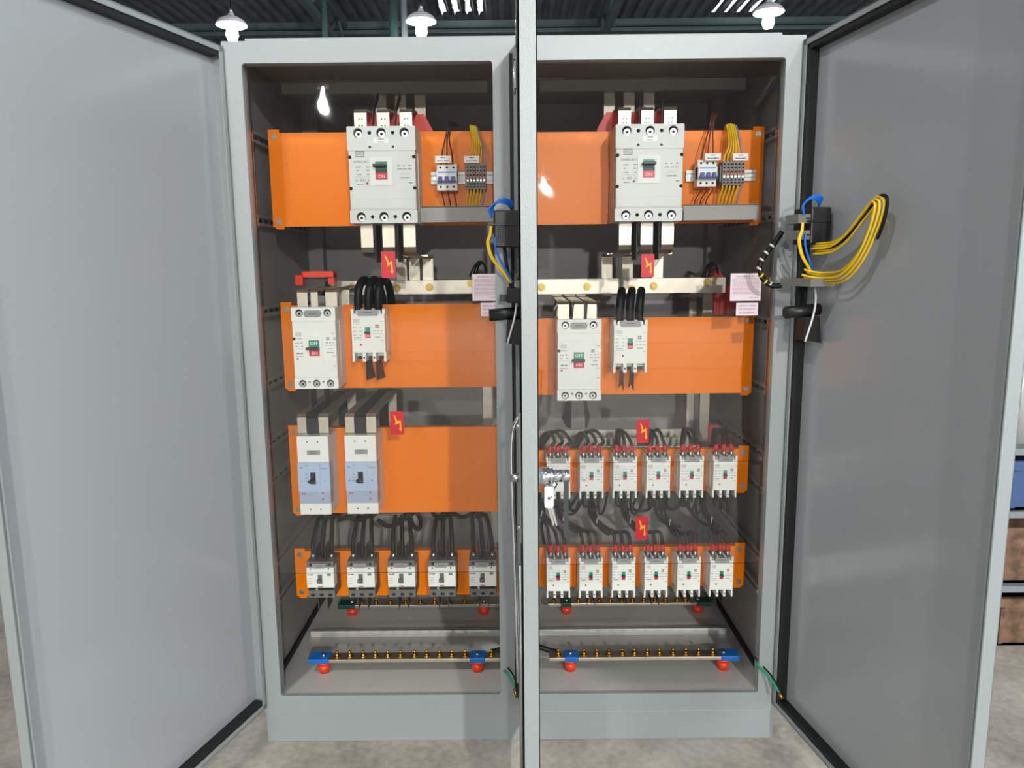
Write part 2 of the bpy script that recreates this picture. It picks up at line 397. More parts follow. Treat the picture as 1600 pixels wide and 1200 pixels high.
for s in (-1, 1):
    B(s*.789, s*.782, .12, .8, FZ, FZ+.022, 'rubber').build('gap_shade_strip', cab)  # black strip standing in for the shade in the floor-to-wall gap
    zs = (1.875, 1.63, 1.352, 1.125, .935, .815, .55, .42) if s < 0 else (1.87, 1.625, 1.305, 1.095, .885, .77, .555, .44)
    for z in zs:
        r = MB(); r.box(s*.79, s*.775, .05, .76, z-.016, z-.008, 'galv').box(s*.79, s*.775, .05, .76, z+.008, z+.016, 'galv').box(s*.79, s*.785, .05, .76, z-.008, z+.008, 'inner')
        for k in range(12): r.box(s*.785, s*.7845, .07+k*.055, .095+k*.055, z-.005, z+.005, 'hole')
        r.cyl((s*.785, .12, z), (s*.768, .12, z), .007, 'steel', n=8)
        r.build('side_rail', cab)

# doors: local x along the door, local y across its thickness, inner face towards sgn*-y
DT = .034
def make_door(hx, hy, ang, sgn, L, z0=.125, z1=2.085, hinges=(), side_seal=True):
    """sgn +1: the body lies on +y of the inner face; -1: on -y"""
    d = MB(); t = DT*sgn
    d.box(0, L, t, t-.002*sgn, z0, z1, 'door_in')
    rw = .004
    d.box(0, rw, 0, t, z0, z1, 'grey').box(L-rw, L, 0, t, z0, z1, 'grey').box(0, L, 0, t, z0, z0+rw, 'grey').box(0, L, 0, t, z1-rw, z1, 'grey')
    lw = .016
    d.box(0, lw, 0, .003*sgn, z0, z1, 'grey').box(0, L, 0, .003*sgn, z1-lw, z1, 'grey').box(0, L, 0, .003*sgn, z0, z0+lw, 'grey').box(L-.008, L, 0, .003*sgn, z0, z1, 'grey')
    o = d.build('door', cab); o.location = (hx, hy, 0); o.rotation_euler = (0, 0, ang)
    g = MB(); a, b = .004, .016
    y0, y1 = .004*sgn, t-.002*sgn
    if side_seal: g.box(.016, .029, y0, y1, z0+.017, z1-.017, 'rubber')
    g.box(L-.012, L-.008, y0+.01*sgn, y1, z0+.017, z1-.017, 'rubber')
    g.box(.016, L-.010, y0, y1, z1-.029, z1-.017, 'rubber').box(.016, L-.010, y0, y1, z0+.017, z0+.029, 'rubber')
    g.build('gasket', o)
    for z in hinges:
        h = MB(); h.cyl((-.006, -.004*sgn, z-.045), (-.006, -.004*sgn, z+.045), .007, 'steel', n=10).box(-.006, .02, -.004*sgn, .0, z-.035, z+.035, 'steel')
        h.cyl((-.006, -.004*sgn, z+.012), (-.006, -.004*sgn, z+.016), .0085, 'steel', n=10).build('hinge', o)
    return o
rad = math.radians
dl = make_door(-.792, -.006, rad(-107), -1, .775, side_seal=False); dl['label'] = 'bare door hinged on the far left side'
dr = make_door(.790, -.006, rad(-80.5), 1, .78); dr['label'] = 'door hinged on the right side carrying a meter'
dm = make_door(.006, -.006, rad(-90), 1, .775, hinges=(2.0, 1.43, .24)); dm['label'] = 'door hinged on the centre post, seen edge on'
# lock bars on the inside of the middle door
S = .70
lk = MB(); lk.box(S-.012, S+.012, -.003, .006, .93, 1.20, 'steel', bev=.001).cyl((S, .004, 1.065), (S, -.022, 1.065), .009, 'steel', n=12).cyl((S, .004, 1.17), (S, -.010, 1.17), .006, 'steel', n=10).cyl((S, .004, .96), (S, -.010, .96), .006, 'steel', n=10)
lk.build('lock_case', dm)
rd = MB(); rd.tube([(S, -.004, 1.19), (S, -.016, 1.155), (S, -.018, 1.07), (S, -.014, .9), (S, -.008, .62)], .0042, 'chrome', sub=4)
rd.tube([(S, -.002, .88), (S, -.002, .2)], .005, 'steel').build('lock_rod', dm)
# outer handle with key
hz, t = 1.068, DT
h = MB(); h.cyl((S, t, hz), (S, t+.024, hz), .018, 'chrome', n=24).cyl((S, t+.024, hz), (S, t+.030, hz), .0165, 'chrome', n=24).cyl((S, t+.028, hz), (S, t+.048, hz), .0125, 'chrome', n=24)
h.cyl((S, t+.046, hz), (S, t+.064, hz), .0125, 'chrome', n=24)
h.prism([(S-.011, hz), (S+.011, hz), (S+.005, hz-.128), (S-.005, hz-.128)], t+.053, t+.062, 'dchrome')
h.cyl((S, t+.034, hz-.012), (S, t+.026, hz-.028), .008, 'chrome', n=12).build('handle', dm)

key = empty('key_tag', (0, 0, 0), label='white key tag with two small keys tied to the chrome door handle', cat='key')
key.location = (.04+.021, -S, hz); key.rotation_euler = (0, 0, 0)
k = MB(); pts = [( .016+.0135*0, 0, 0)]
ring = [(.004, .0145*math.cos(a), .0145*math.sin(a)) for a in [i*PI/8 for i in range(17)]]
MB().tube(ring, .0045, 'nylon', sub=2).build('tie_band', key)
k = MB(); k.prism(rrect(-.008, .010, -.062, -.018, .004), -.021, -.0175, 'white'); k.cyl((.001, -.0212, -.042), (.001, -.0208, -.042), .003, 'ink', n=10).cyl((.006, -.0212, -.040), (.006, -.0208, -.040), .0018, 'sleeve', n=8)
k.build('tag_plate', key)
for i, (dx, c) in enumerate(((.004, .0), (.010, .004))):
    MB().prism([(dx-.008, -.056), (dx-.002, -.058), (dx+.008, -.098), (dx+.005, -.102)], -.0165-.003*i, -.015-.003*i, 'steel').build('key_blade', key)

# ============================================================ mounting plates
def plate(x0, x1, z0, z1, outer, label, folds=(), Y=.19):
    e = empty('mounting_plate', ((x0+x1)/2, Y, z0), label=label, cat='mounting plate', group='orange mounting plates in the cabinet')
    def L_(p): return [(a-(x0+x1)/2, c-z0) for a, c in p]
    s = outer; ear = .034; xo = x0 if s < 0 else x1; c = .012
    xi = x1 if s < 0 else x0
    k = 1 if s < 0 else -1
    pts = [(xi, z0+.008), (xi, z1-.006), (xo+k*ear, z1-.006), (xo+k*ear, z1+.004), (xo, z1+.004), (xo, z0+c), (xo+k*c, z0), (xo+k*ear, z0), (xo+k*ear, z0+.008)]
    m_ = MB(); m_.prism(L_(pts), 0, .003, 'orange')
    w2 = (x1-x0)/2
    m_.box(-w2+.03 if s < 0 else -w2, w2 if s < 0 else w2-.03, .001, .025, (z1-z0)-.008, (z1-z0)-.006, 'orange').box(-w2, w2, .001, .025, .008, .0105, 'orange')
    for zf in folds: m_.box(-w2+.035 if s < 0 else -w2, w2 if s < 0 else w2-.035, -.0025, .001, zf-z0-.0012, zf-z0+.0012, 'orange')
    m_.build('sheet', e)
    for z in (z0+.022, z1-.018):
        xs_ = xo+k*.018-(x0+x1)/2
        MB().cyl((xs_, 0, z-z0), (xs_, -.002, z-z0), .0085, 'steel', n=14).cyl((xs_, -.002, z-z0), (xs_, -.006, z-z0), .0055, 'steel', n=6).build('screw', e)
    return e
plate(-.745, -.035, 1.604, 1.896, -1, 'topmost orange plate in the left bay, behind a large breaker')
plate(.035, .757, 1.602, 1.890, 1, 'topmost orange plate in the right bay, behind a large breaker')
plate(-.737, -.035, 1.098, 1.376, -1, 'second orange plate from the top in the left bay, behind two breakers', (1.222, 1.19))
plate(.035, .750, 1.070, 1.327, 1, 'second orange plate from the top in the right bay, behind two breakers', (1.24, 1.158))
plate(-.735, -.035, .684, .982, -1, 'third orange plate in the left bay, behind two white and pale blue breakers')
plate(.035, .750, .748, .902, 1, 'orange plate behind the upper row of six small breakers')
plate(-.738, -.035, .397, .567, -1, 'lowest orange plate in the left bay, behind five small breakers')
plate(.035, .750, .421, .573, 1, 'lowest orange plate in the right bay, behind the lower row of six small breakers')
PY = .19

# ============================================================ breakers (local: x centred, y=0 at the plate, -y to the front)
def red_green(root, x, z0, z1, w, D, off, on, lever_z, lever_w, lever_l, side=-1, white_frame=None):
    """toggle window with OFF over ON and the black lever between"""
    zm = (z0+z1)/2; h = z1-z0
    if white_frame:
        a, b, c, d = white_frame
        MB().prism(rrect(a, b, c, d, .004), -D-.003, -D, 'case', [rrect(x-w/2, x+w/2, z0, z1, .001)]).build('toggle_bezel', root)
    g = B(x-w/2, x+w/2, -D-.0015, -D, zm+.08*h, z1, 'green')
    if off: g.text('OFF', x, zm+.19*h, .19*h, -D-.0018, 'whitetext')
    g.build('off_plate', root)
    r = B(x-w/2, x+w/2, -D-.0015, -D, z0, zm-.12*h, 'red')
    if on: r.text('ON', x, z0+.10*h, .17*h, -D-.0018, 'whitetext')
    r.build('on_plate', root)
    l = MB(); l.box(x-w/2, x+w/2, -D-.0012, -D, zm-.12*h, zm+.08*h, 'black')
    l.box(x-lever_w/2+side*w*.12, x+lever_w/2, -D-lever_l, -D, lever_z-.07*h, lever_z+.07*h, 'black', bev=.0012)
    l.build('toggle_lever', root)
def print_lines(root, rows, D, m='print', extra=None):
    t_ = MB()
    for i, (x0, x1, z, hh) in enumerate(rows): t_.dashes(x0, x1, z, hh, -D-.0004, m, seed=i*7+3)
    if extra: extra(t_)
    for sg in (-1, 1):                 # the print beside either side of the toggle
        q = MB()
        for f, mi, sm in zip(t_.f, t_.m, t_.sm):
            if sg*sum(t_.v[k].x for k in f) >= 0 and (sg > 0 or sum(t_.v[k].x for k in f) != 0): q.add([t_.v[k] for k in f], [list(range(len(f)))], t_.mats[mi], sm)
        if q.f: q.build('printed_text', root)
def logo(t_, x, z, w, h, y, m='ink'):
    b = h*.09
    for (a, b2, c, d) in ((x-w/2, x+w/2, z, z+b), (x-w/2, x+w/2, z+h-b, z+h), (x-w/2, x-w/2+b, z, z+h), (x+w/2-b, x+w/2, z, z+h)):
        t_.add([(a, y, c), (b2, y, c), (b2, y, d), (a, y, d)], [[0, 1, 2, 3]], m)
    t_.text('WEG', x, z+h*.2, h*.6, y, m, w=w*.78)
def screw(root, x, z, D, r, dep=.012, two=True):
    MB().cyl((x, -D+dep, z), (x, -D+dep*.3, z), r, 'steel', n=14).cyl((x, -D+dep*.35, z), (x, -D+dep*.2, z), r*.45, 'hole', n=6).build('terminal_screw', root)

def big_breaker(label):
    W, H, D = .195, .270, .14
    e = empty('circuit_breaker', label=label, cat='circuit breaker', group='large moulded case breakers')
    c = MB(); c.box(-W/2, W/2, -.085, 0, 0, H, 'case_b', bev=.002); c.box(-W/2+.002, W/2-.002, -D, -.08, .037, .203, 'case_b', bev=.002)
    c.box(-W/2+.004, W/2-.004, -D-.0015, -D+.02, .041, .070, 'case_b', bev=.001)
    for z in (.185, .098):
        for s in (-1, 1): c.cyl((s*(W/2-.006), -D-.0008, z), (s*(W/2-.006), -D+.01, z), .005, 'hole', n=12)
    c.build('case', e)
    for nm, z0, z1, zh in (('terminal_cover', .203, H, .252), ('terminal_cover', 0, .037, .018)):
        hs = [circ(x, zh, .0135) for x in (-.066, 0, .066)]+[circ(x, zh, .0055, 10) for x in (-.033, .033)]
        if z0 > .1: hs += [circ(x, .213, .004, 8) for x in (-.033, .033)]
        t_ = MB(); t_.prism(rrect(-W/2, W/2, z0, z1, .003, 2), -D, -D+.03, 'case_b', hs); t_.box(-W/2, W/2, -D+.03, -.08, z0, z1, 'case_b')
        for x in (-.066, 0, .066): t_.prism(circ(x, zh, .0134), -D+.022, -D+.03, 'hole')
        for x in (-.033, .033): t_.prism(circ(x, zh, .0054, 10), -D+.012, -D+.03, 'hole')
        t_.build(nm, e)
        for x in (-.066, 0, .066): screw(e, x+.001, zh-.003, D, .0095, .016)
    red_green(e, -.002, .122, .172, .034, D, False, True, .160, .034, .026, side=-1, white_frame=(-.034, .030, .106, .184))
    B(-.022, .022, -D-.0016, -D, .222, .238, 'white').dashes(-.008, .008, .233, .002, -D-.0018, 'ink', 1).dashes(-.010, .008, .225, .002, -D-.0018, 'ink', 4).build('name_label', e)
    MB().cyl((-.044, -D-.002, .112), (-.044, -D, .112), .0035, 'sleeve', n=10).build('test_button', e)
    rows = [(-.076, -.060, .157, .0028), (-.046, -.034, .157, .0028), (-.074, -.068, .147, .0028), (-.046, -.034, .147, .0028), (-.074, -.060, .136, .0028), (-.044, -.036, .136, .0028), (-.078, -.036, .130, .0006), (-.074, -.056, .108, .0025),
            (.044, .052, .160, .003), (.060, .066, .160, .003), (.076, .084, .160, .003), (.044, .056, .150, .003), (.060, .070, .150, .003), (.074, .084, .150, .003), (.052, .078, .137, .001), (.050, .080, .125, .003), (.076, .088, .111, .003)]
    def ex(t_):
        logo(t_, -.062, .186, .025, .016, -D-.0004)
        t_.text('DWP800L-800-3', -.060, .169, .007, -D-.0004, 'print', w=.043)
        t_.text('In  800  A', -.057, .117, .008, -D-.0004, 'print', w=.040)
    print_lines(e, rows, D, extra=ex)
    return e
def place(e, x, z, y=PY): e.location = (x, y, z); return e
bl = place(big_breaker('large grey circuit breaker at the top of the left bay'), -.379, 1.612)
br = place(copy_tree(bl), .387, 1.610); br['label'] = 'large grey circuit breaker at the top of the right bay'

def mid_breaker(label):
    W, H, D = .132, .246, .12
    e = empty('circuit_breaker', label=label, cat='circuit breaker', group='medium moulded case breakers')
    c = MB(); c.box(-W/2, W/2, -.07, 0, .002, H, 'case', bev=.002); c.box(-W/2+.001, W/2-.001, -D, -.06, .034, .205, 'case', bev=.002)
    c.box(-W/2+.003, W/2-.003, -D-.001, -D+.01, .052, .055, 'case').box(-W/2+.002, W/2-.002, -D-.001, -D+.02, .180, .203, 'case', bev=.001)
    for s in (-1, 1): c.cyl((s*(W/2-.005), -D-.0008, .152), (s*(W/2-.005), -D+.01, .152), .0045, 'hole' if s < 0 else 'steel', n=12)
    c.build('case', e)
    for z0, z1, zh, xs_ in ((.205, H, .229, (-.042, .042)), (0, .034, .016, (-.042, 0, .042))):
        hs = [circ(x, zh, .0115) for x in xs_]
        if z0 < .1: hs += [circ(x, .021, .004, 8) for x in (-.021, .021)]
        t_ = MB(); t_.prism(rrect(-W/2, W/2, z0, z1, .003, 2), -D, -D+.025, 'case', hs); t_.box(-W/2, W/2, -D+.025, -.06, z0, z1, 'case')
        for x in xs_: t_.prism(circ(x, zh, .0114), -D+.018, -D+.025, 'hole')
        if z0 < .1:
            for x in (-.021, .021): t_.prism(circ(x, .021, .0039, 8), -D+.004, -D+.025, 'label_g')
        t_.build('terminal_cover', e)
        for x in xs_: screw(e, x, zh-.002, D, .008, .014)
    red_green(e, -.001, .100, .148, .032, D, True, True, .124, .034, .024, side=-1, white_frame=(-.031, .024, .080, .160))
    n = MB(); n.prism(rrect(-.027, .024, .217, .237, .007), -D-.003, -D, 'label_g'); n.dashes(-.012, .012, .226, .0022, -D-.0033, 'ink', 2); n.build('name_label', e)
    MB().cyl((-.053, -D-.002, .092), (-.053, -D, .092), .0028, 'sleeve', n=10).build('test_button', e)
    rows = [(-.058, -.046, .138, .0025), (-.042, -.036, .138, .0025), (-.058, -.050, .128, .0025), (-.040, -.034, .128, .0025), (-.058, -.034, .122, .0006), (-.056, -.036, .106, .004), (-.058, -.034, .098, .002),
            (.034, .040, .138, .003), (.044, .050, .138, .003), (.054, .060, .138, .003), (.032, .042, .131, .002), (.044, .062, .131, .002), (.040, .056, .120, .002), (.036, .056, .108, .003), (.052, .062, .098, .002), (.052, .062, .166, .002), (.054, .062, .068, .002)]
    def ex(t_):
        logo(t_, -.047, .160, .016, .011, -D-.0004, 'print')
        t_.text('DWP400L', -.046, .150, .005, -D-.0004, 'print', w=.020)
        for a in range(2):
            for b in range(2): t_.add([(.036+a*.005, -D-.0004, .147+b*.005), (.040+a*.005, -D-.0004, .147+b*.005), (.040+a*.005, -D-.0004, .151+b*.005), (.036+a*.005, -D-.0004, .151+b*.005)], [[0, 1, 2, 3]], 'print')
    print_lines(e, rows, D, extra=ex)
    return e
def add_fin(root, *a, **k):
    x, z0, z1, y0, y1, m = a; splay = k.get('splay', 0); th = .0016; notch = k.get('notch', 0)
    zc = z1+(z0-z1)*notch; tw = k.get('twist', 0)
    prof = [(y0, z0, 0), (y0, z1, splay), ((y0+y1)/2, zc, splay+tw*.5), (y1, z1+(z0-z1)*k.get('lift', 0), splay+tw), (y1, z0, 0)]
    vs = []
    for s in (-1, 1): vs += [(x+dx+s*th/2, y, z) for y, z, dx in prof]
    n = 5; f = [list(range(n)), list(range(n, 2*n))[::-1]]+[[i, n+i, n+(i+1) % n, (i+1) % n] for i in range(n)]
    q = MB(); q.add(vs, f, m); return q.build('phase_barrier', root)
ml = mid_breaker('medium circuit breaker on the second plate of the left bay')
mr = copy_tree(ml); mr['label'] = 'medium circuit breaker on the second plate of the right bay'
place(ml, -.604, 1.124); place(mr, .190, 1.080)
for x in (-.021, .021): add_fin(ml, x, .004, -.062, -.118, -.05, 'barrier')
add_fin(mr, -.021, .004, -.092, -.10, -.03, 'barrier', splay=-.002, twist=-.024, lift=.22); add_fin(mr, .021, .004, -.092, -.10, -.03, 'barrier', splay=.001, twist=.020, lift=.22)
add_fin(mr, -.021, .244, .300, -.115, -.09, 'barrier', splay=.006); add_fin(mr, .021, .244, .300, -.115, -.09, 'barrier', splay=.004)

def small_breaker(label, group, W=.103, H=.160, D=.10, notched=True, fins=True):
    k = W/.103; hz_ = H/.160
    e = empty('circuit_breaker', label=label, cat='circuit breaker', group=group)
    Z = lambda z: z*hz_
    X = lambda x: x*k
    c = MB(); c.box(-W/2, W/2, -D*.62, 0, Z(.014), Z(.146), 'case', bev=.0015)
    c.box(-W/2+.001, W/2-.001, -D, -D*.6, Z(.028), Z(.146), 'case', bev=.0015)
    # bottom skirt: posts between the terminals
    for a, b in ((-.0515, -.044), (-.021, -.010), (.010, .021), (.044, .0515)):
        c.box(X(a), X(b), -D+.002, -D*.2, 0, Z(.03), 'case', bev=.001)
    for a in (-.0155, .0155): c.cyl((X(a), -D+.0012, Z(.013)), (X(a), -D+.006, Z(.013)), X(.003), 'hole', n=8)
    c.box(-W/2+.003, W/2-.003, -D*.55, -.02, Z(.004), Z(.028), 'hole')
    # top: posts and open terminals
    for a, b in ((-.0515, -.043), (-.021, -.012), (.012, .021), (.043, .0515)):
        c.box(X(a), X(b), -D+.004, -D*.2, Z(.14), H, 'case', bev=.001)
    c.box(-W/2+.003, W/2-.003, -D*.6, -.02, Z(.14), H-.006, 'hole')
    c.build('case', e)
    for a in (-.032, 0, .032):
        MB().cyl((X(a), -D*.9, Z(.150)), (X(a), -D*.6, Z(.150)), X(.007), 'steel', n=12).build('terminal_screw', e)
    n = MB(); n.prism(rrect(X(-.030), X(.030), Z(.140), Z(.158), .001), -D-.004, -D+.002, 'label_g'); n.dashes(X(-.013), X(.013), Z(.149), Z(.0022), -D-.0043, 'ink', 5)
    n.build('name_label', e)
    w_ = X(.016)
    red_green(e, X(-.001), Z(.073), Z(.106), w_, D, False, hz_ > .9, Z(.090), w_*.9, .014, side=-1, white_frame=(X(-.014), X(.012), Z(.066), Z(.112)))
    MB().cyl((X(-.023), -D-.0015, Z(.052)), (X(-.023), -D, Z(.052)), X(.0033), 'sleeve', n=10).build('test_button', e)
    rows = [(-.045, -.022, .114, .0008)]+[(-.045, -.036, z, .0022) for z in (.103, .092, .080)]+[(-.026, -.019, z, .0022) for z in (.103, .092, .080)]+[(-.045, -.018, .068, .0008), (-.043, -.022, .072, .003)]
    rows += [(.016+.011*q, .023+.011*q, z, .0022) for q in range(3) for z in (.094, .084)]+[(.020, .036, .074, .0025), (.038, .046, .064, .002), (.038, .046, .122, .002)]
    rows = [(X(a), X(b), Z(c_), Z(d)) for a, b, c_, d in rows]
    def ex(t_):
        logo(t_, X(-.035), Z(.119), X(.018), Z(.010), -D-.0004, 'print')
        for a in range(2):
            for b in range(2):
                x_, z_ = X(.022+a*.006), Z(.102+b*.006); t_.add([(x_, -D-.0004, z_), (x_+X(.005), -D-.0004, z_), (x_+X(.005), -D-.0004, z_+Z(.005)), (x_, -D-.0004, z_+Z(.005))], [[0, 1, 2, 3]], 'print')
    print_lines(e, rows, D, extra=ex)
    return e
sl = small_breaker('small circuit breaker beside the medium one on the left bay\'s second plate', 'small breakers on the second plates')
sr = copy_tree(sl); sr['label'] = 'small circuit breaker beside the medium one on the right bay\'s second plate'
place(sl, -.4455, 1.202); place(sr, .3465, 1.161)
for e_, sg in ((sl, 1), (sr, -1)):
    for x in (-.0155, .0155): add_fin(e_, x, .02, -.060, -.075, -.012, 'barrier', notch=.2 if e_ is sr else 0, twist=.016 if e_ is sl else -.007)
rb = small_breaker('', 'small breakers in two rows of six', W=.076, H=.134, D=.09)
RX = [.129+.1041*i for i in range(6)]
ordw = ['leftmost', 'second', 'third', 'fourth', 'fifth', 'rightmost']
for row, z0 in ((0, .761), (1, .431)):
    for i, x in enumerate(RX):
        e = rb if (row == 0 and i == 0) else copy_tree(rb)
        place(e, x, z0)
        e['label'] = '%s%s small three-pole breaker in the %s row of six%s' % (ordw[i], ' from the left' if 0 < i < 5 else '', ('upper', 'lower')[row], ' behind the chrome handle' if (row == 0 and i == 0) else '')
        if row == 1:
            for xx in (-.0115, .0115): add_fin(e, xx, .012, -.030-.006*(i % 2), -.07, -.02, 'barrier', splay=.003)
        else:
            for xx in (-.0115, .0115): add_fin(e, xx, .012, -.026, -.06, -.02, 'barrier')

def blue_breaker(label):
    W, H, D = .097, .250, .12
    e = empty('circuit_breaker', label=label, cat='circuit breaker', group='white and pale blue breakers')
    c = MB(); c.box(-W/2, W/2, -.09, 0, 0, .246, 'case', bev=.002).box(-W/2+.001, W/2-.001, -D+.004, -.08, .06, .20, 'case')
    for x in (-.017, .017): c.box(x-.001, x+.001, -.10, -.01, .2455, .2478, 'hole')
    c.build('case', e)
    t_ = MB(); t_.box(-W/2, W/2, -D, -.08, .167, H, 'case', bev=.002)
    for x in (-.016, .016): t_.cyl((x, -D-.0005, .232), (x, -D+.005, .232), .0024, 'hole', n=10)
    t_.build('terminal_cover', e)
    t_ = MB(); t_.box(-W/2, W/2, -D, -.08, 0, .036, 'case', bev=.002)
    for x in (-.016, .016): t_.cyl((x, -D-.0005, .018), (x, -D+.005, .018), .0024, 'hole', n=10)
    t_.build('terminal_cover', e)
    t_ = MB(); t_.box(-W/2-.001, W/2+.001, -D-.003, -.08, .075, .167, 'lblue', bev=.001); t_.box(-.018, .019, -D-.0045, -D-.002, .080, .160, 'lblue', bev=.0008)
    for x in (-.022, .020): t_.cyl((x, -D-.004, .158), (x, -D-.002, .158), .0035, 'steel', n=10)
    t_.build('front_cover', e)
    t_ = MB(); t_.box(-W/2, W/2, -D-.001, -.08, .036, .075, 'lblue2', bev=.001)
    t_.dashes(-.040, -.028, .066, .004, -D-.0015, 'sleeve', 1)
    for z in (.070, .050): t_.cyl((.025, -D-.0025, z), (.025, -D, z), .0028, 'sleeve', n=8)
    t_.build('trip_unit', e)
    t_ = MB(); t_.box(-.010, .006, -D-.0055, -D-.004, .100, .137, 'hole'); t_.box(-.012, .005, -D-.018, -D-.004, .104, .116, 'black', bev=.002); t_.box(-.015, -.004, -D-.020, -D-.01, .108, .114, 'black', bev=.001); t_.build('toggle_lever', e)
    B(-.018, .022, -D-.0012, -D, .192, .206, 'label_g').dashes(-.008, .010, .202, .002, -D-.0015, 'ink', 3).dashes(-.008, .010, .195, .002, -D-.0015, 'ink', 6).build('name_label', e)
    t_ = MB()
    for q, (a, b, z) in enumerate(((-.042, -.032, .150), (.022, .044, .148), (.030, .036, .108), (-.026, -.022, .128), (-.026, -.022, .118), (-.028, -.022, .108), (-.040, -.034, .108))): t_.dashes(a, b, z, .003, -D-.0034, 'print', q)
    t_.build('printed_text', e)
    return e
b1 = place(blue_breaker('white and pale blue breaker nearest the side wall on the left bay\'s third plate'), -.6265, .727)
b2 = place(copy_tree(b1), -.480, .728); b2['label'] = 'white and pale blue breaker just below the red warning sign in the left bay'

def grey_breaker(label):
    W, H, D = .088, .124, .09
    e = empty('circuit_breaker', label=label, cat='circuit breaker', group='five white and dark grey breakers')
    c = MB(); c.box(-W/2, W/2, -.055, 0, .0, .120, 'case_g', bev=.0015); c.box(-W/2, W/2, -D, -.05, .036, .104, 'case', bev=.0015)
    c.box(-W/2+.002, W/2-.002, -D-.001, -D+.01, .096, .1045, 'case', bev=.0005); c.box(-.018, .012, -D-.0015, -D, .044, .090, 'case', bev=.0005)
    for x in (-.030, .028): c.cyl((x, -D-.0015, .100), (x, -D+.004, .100), .0026, 'hole', n=8)
    c.build('case', e)
    t_ = MB(); t_.box(-W/2+.001, W/2-.001, -D+.006, -.02, .103, .122, 'case_g', bev=.001)
    for x in (-.030, .030): t_.cyl((x, -D+.005, .112), (x, -D+.012, .112), .005, 'hole', n=10)
    t_.build('terminal_cover', e)
    t_ = MB(); t_.box(-W/2+.001, W/2-.001, -D+.006, -.02, .0, .036, 'case_g', bev=.001); t_.box(-.040, .040, -D+.004, -D+.01, .026, .034, 'hole').cyl((-.014, -D+.003, .030), (-.014, -D+.006, .030), .004, 'steel', n=8)
    for x in (-.028, 0, .028): t_.box(x-.006, x+.006, -D+.0045, -D+.01, .006, .013, 'hole')
    t_.build('terminal_cover', e)
    n = MB(); n.prism([(-.024, .118), (.020, .118), (.020, .108), (.014, .102), (-.020, .102), (-.024, .108)], -D-.003, -D+.004, 'label_g'); n.dashes(-.012, .010, .109, .002, -D-.0033, 'ink', 8); n.build('name_label', e)
    t_ = MB(); t_.box(-.0075, .0065, -D-.0022, -D-.001, .050, .082, 'case_g'); t_.box(-.0095, .003, -D-.012, -D-.001, .055, .066, 'case_g', bev=.001); t_.build('toggle_lever', e)
    B(-.008, .007, -D-.002, -D-.001, .039, .0415, 'sleeve').build('trip_mark', e)
    t_ = MB(); t_.dashes(-.040, -.022, .078, .004, -D-.0004, 'print', 1); t_.dashes(.022, .034, .076, .008, -D-.0004, 'print', 2)
    for z in (.066, .058, .050): t_.dashes(-.038, -.028, z, .0015, -D-.0004, 'print', int(z*1000))
    t_.build('printed_text', e)
    for x in (-.015, .015):
        add_fin(e, x, .118, .166, -.080, -.018, 'barrier_g'); add_fin(e, x, .01, -.042, -.080, -.02, 'barrier_g', splay=.002)
    return e
gb0 = grey_breaker('')
GX = [-.632+.1298*i for i in range(5)]
for i, x in enumerate(GX):
    e = gb0 if i == 0 else copy_tree(gb0); place(e, x, .437)
    e['label'] = '%s white and dark grey breaker in the bottom row of five' % ['leftmost', 'second', 'middle', 'fourth', 'rightmost'][i]

# ============================================================ copper bars
def bar_thing(name, label, cat, group, mb, origin, parts=()):
    o = mb.build(name, origin=origin); tag(o, label, cat, group)
    for nm, q in parts:
        p = MB(); p.v = [v-Vector(origin) for v in q.v]; p.f, p.m, p.sm, p.mats = q.f, q.m, q.sm, q.mats
        p.build(nm, o)
    return o
G_ST = 'connection bars of the large breakers'
side_w = {-1: 'left', 1: 'right'}
pos3 = ['left', 'middle', 'right']
for s, cx, zt in ((-1, -.379, 1.882), (1, .387, 1.880)):
    for j, dx in enumerate((-.066, 0, .066)):
        x = cx+dx; q = MB().strip([(x, .10, zt-.03), (x, .10, zt+.045), (x, .107, zt+.054), (x, .20, zt+.066), (x, .40, zt+.068), (x, .46, zt+.09), (x, .46, 2.086)], .036, .006, 'tin')
        for zz in ((.012, .024) if s > 0 else (.010, .028)): q.cyl((x-.004, .0965, zt+zz), (x-.004, .0975, zt+zz), .0022, 'hole', n=6).cyl((x+.005, .0965, zt+zz), (x+.005, .0975, zt+zz), .0022, 'hole', n=6)
        bar_thing('connection_bar', '%s tinned bar rising from the top of the %s large breaker' % (pos3[j], side_w[s]), 'busbar', G_ST, q, (x, .10, zt))
    xs_ = [ax(a, 420, .44) for a in ((628, 648, 669) if s < 0 else (948, 980, 1027))]
    zb_ = 1.61
    for j, dx in enumerate((-.060, .004, .066)):
        x = cx+dx; xe = xs_[j]
        q = MB().strip([(x, .10, zb_+.02), (x, .10, 1.545), (x, .107, 1.532), (x, .13, 1.522), (x, .285, 1.515)], .036, .006, 'tin')
        q.strip([(xe, .29, 1.521), (xe, .425, 1.521), (xe, .435, 1.515), (xe, .435, 1.43)], .036, .006, 'tin')
        bar_thing('connection_bar', '%s tinned bar hanging below the %s large breaker' % (pos3[j], side_w[s]), 'busbar', G_ST, q, (x, .10, zb_))
    # red insulating support behind the upper bars
    q = MB(); a = cx-.14 if s > 0 else cx-.11; b = cx+.11 if s > 0 else cx+.14
    q.prism([(a, 1.87), (b, 1.87), (b-.01, 1.90), (b-.035, 1.945), (a+.035, 1.945), (a+.01, 1.90)], .215, .235, 'redins')
    tag(q.build('bar_support', origin=(cx, .22, 1.87)), 'red insulating support behind the bars of the %s large breaker' % side_w[s], 'insulator', 'red bar supports')
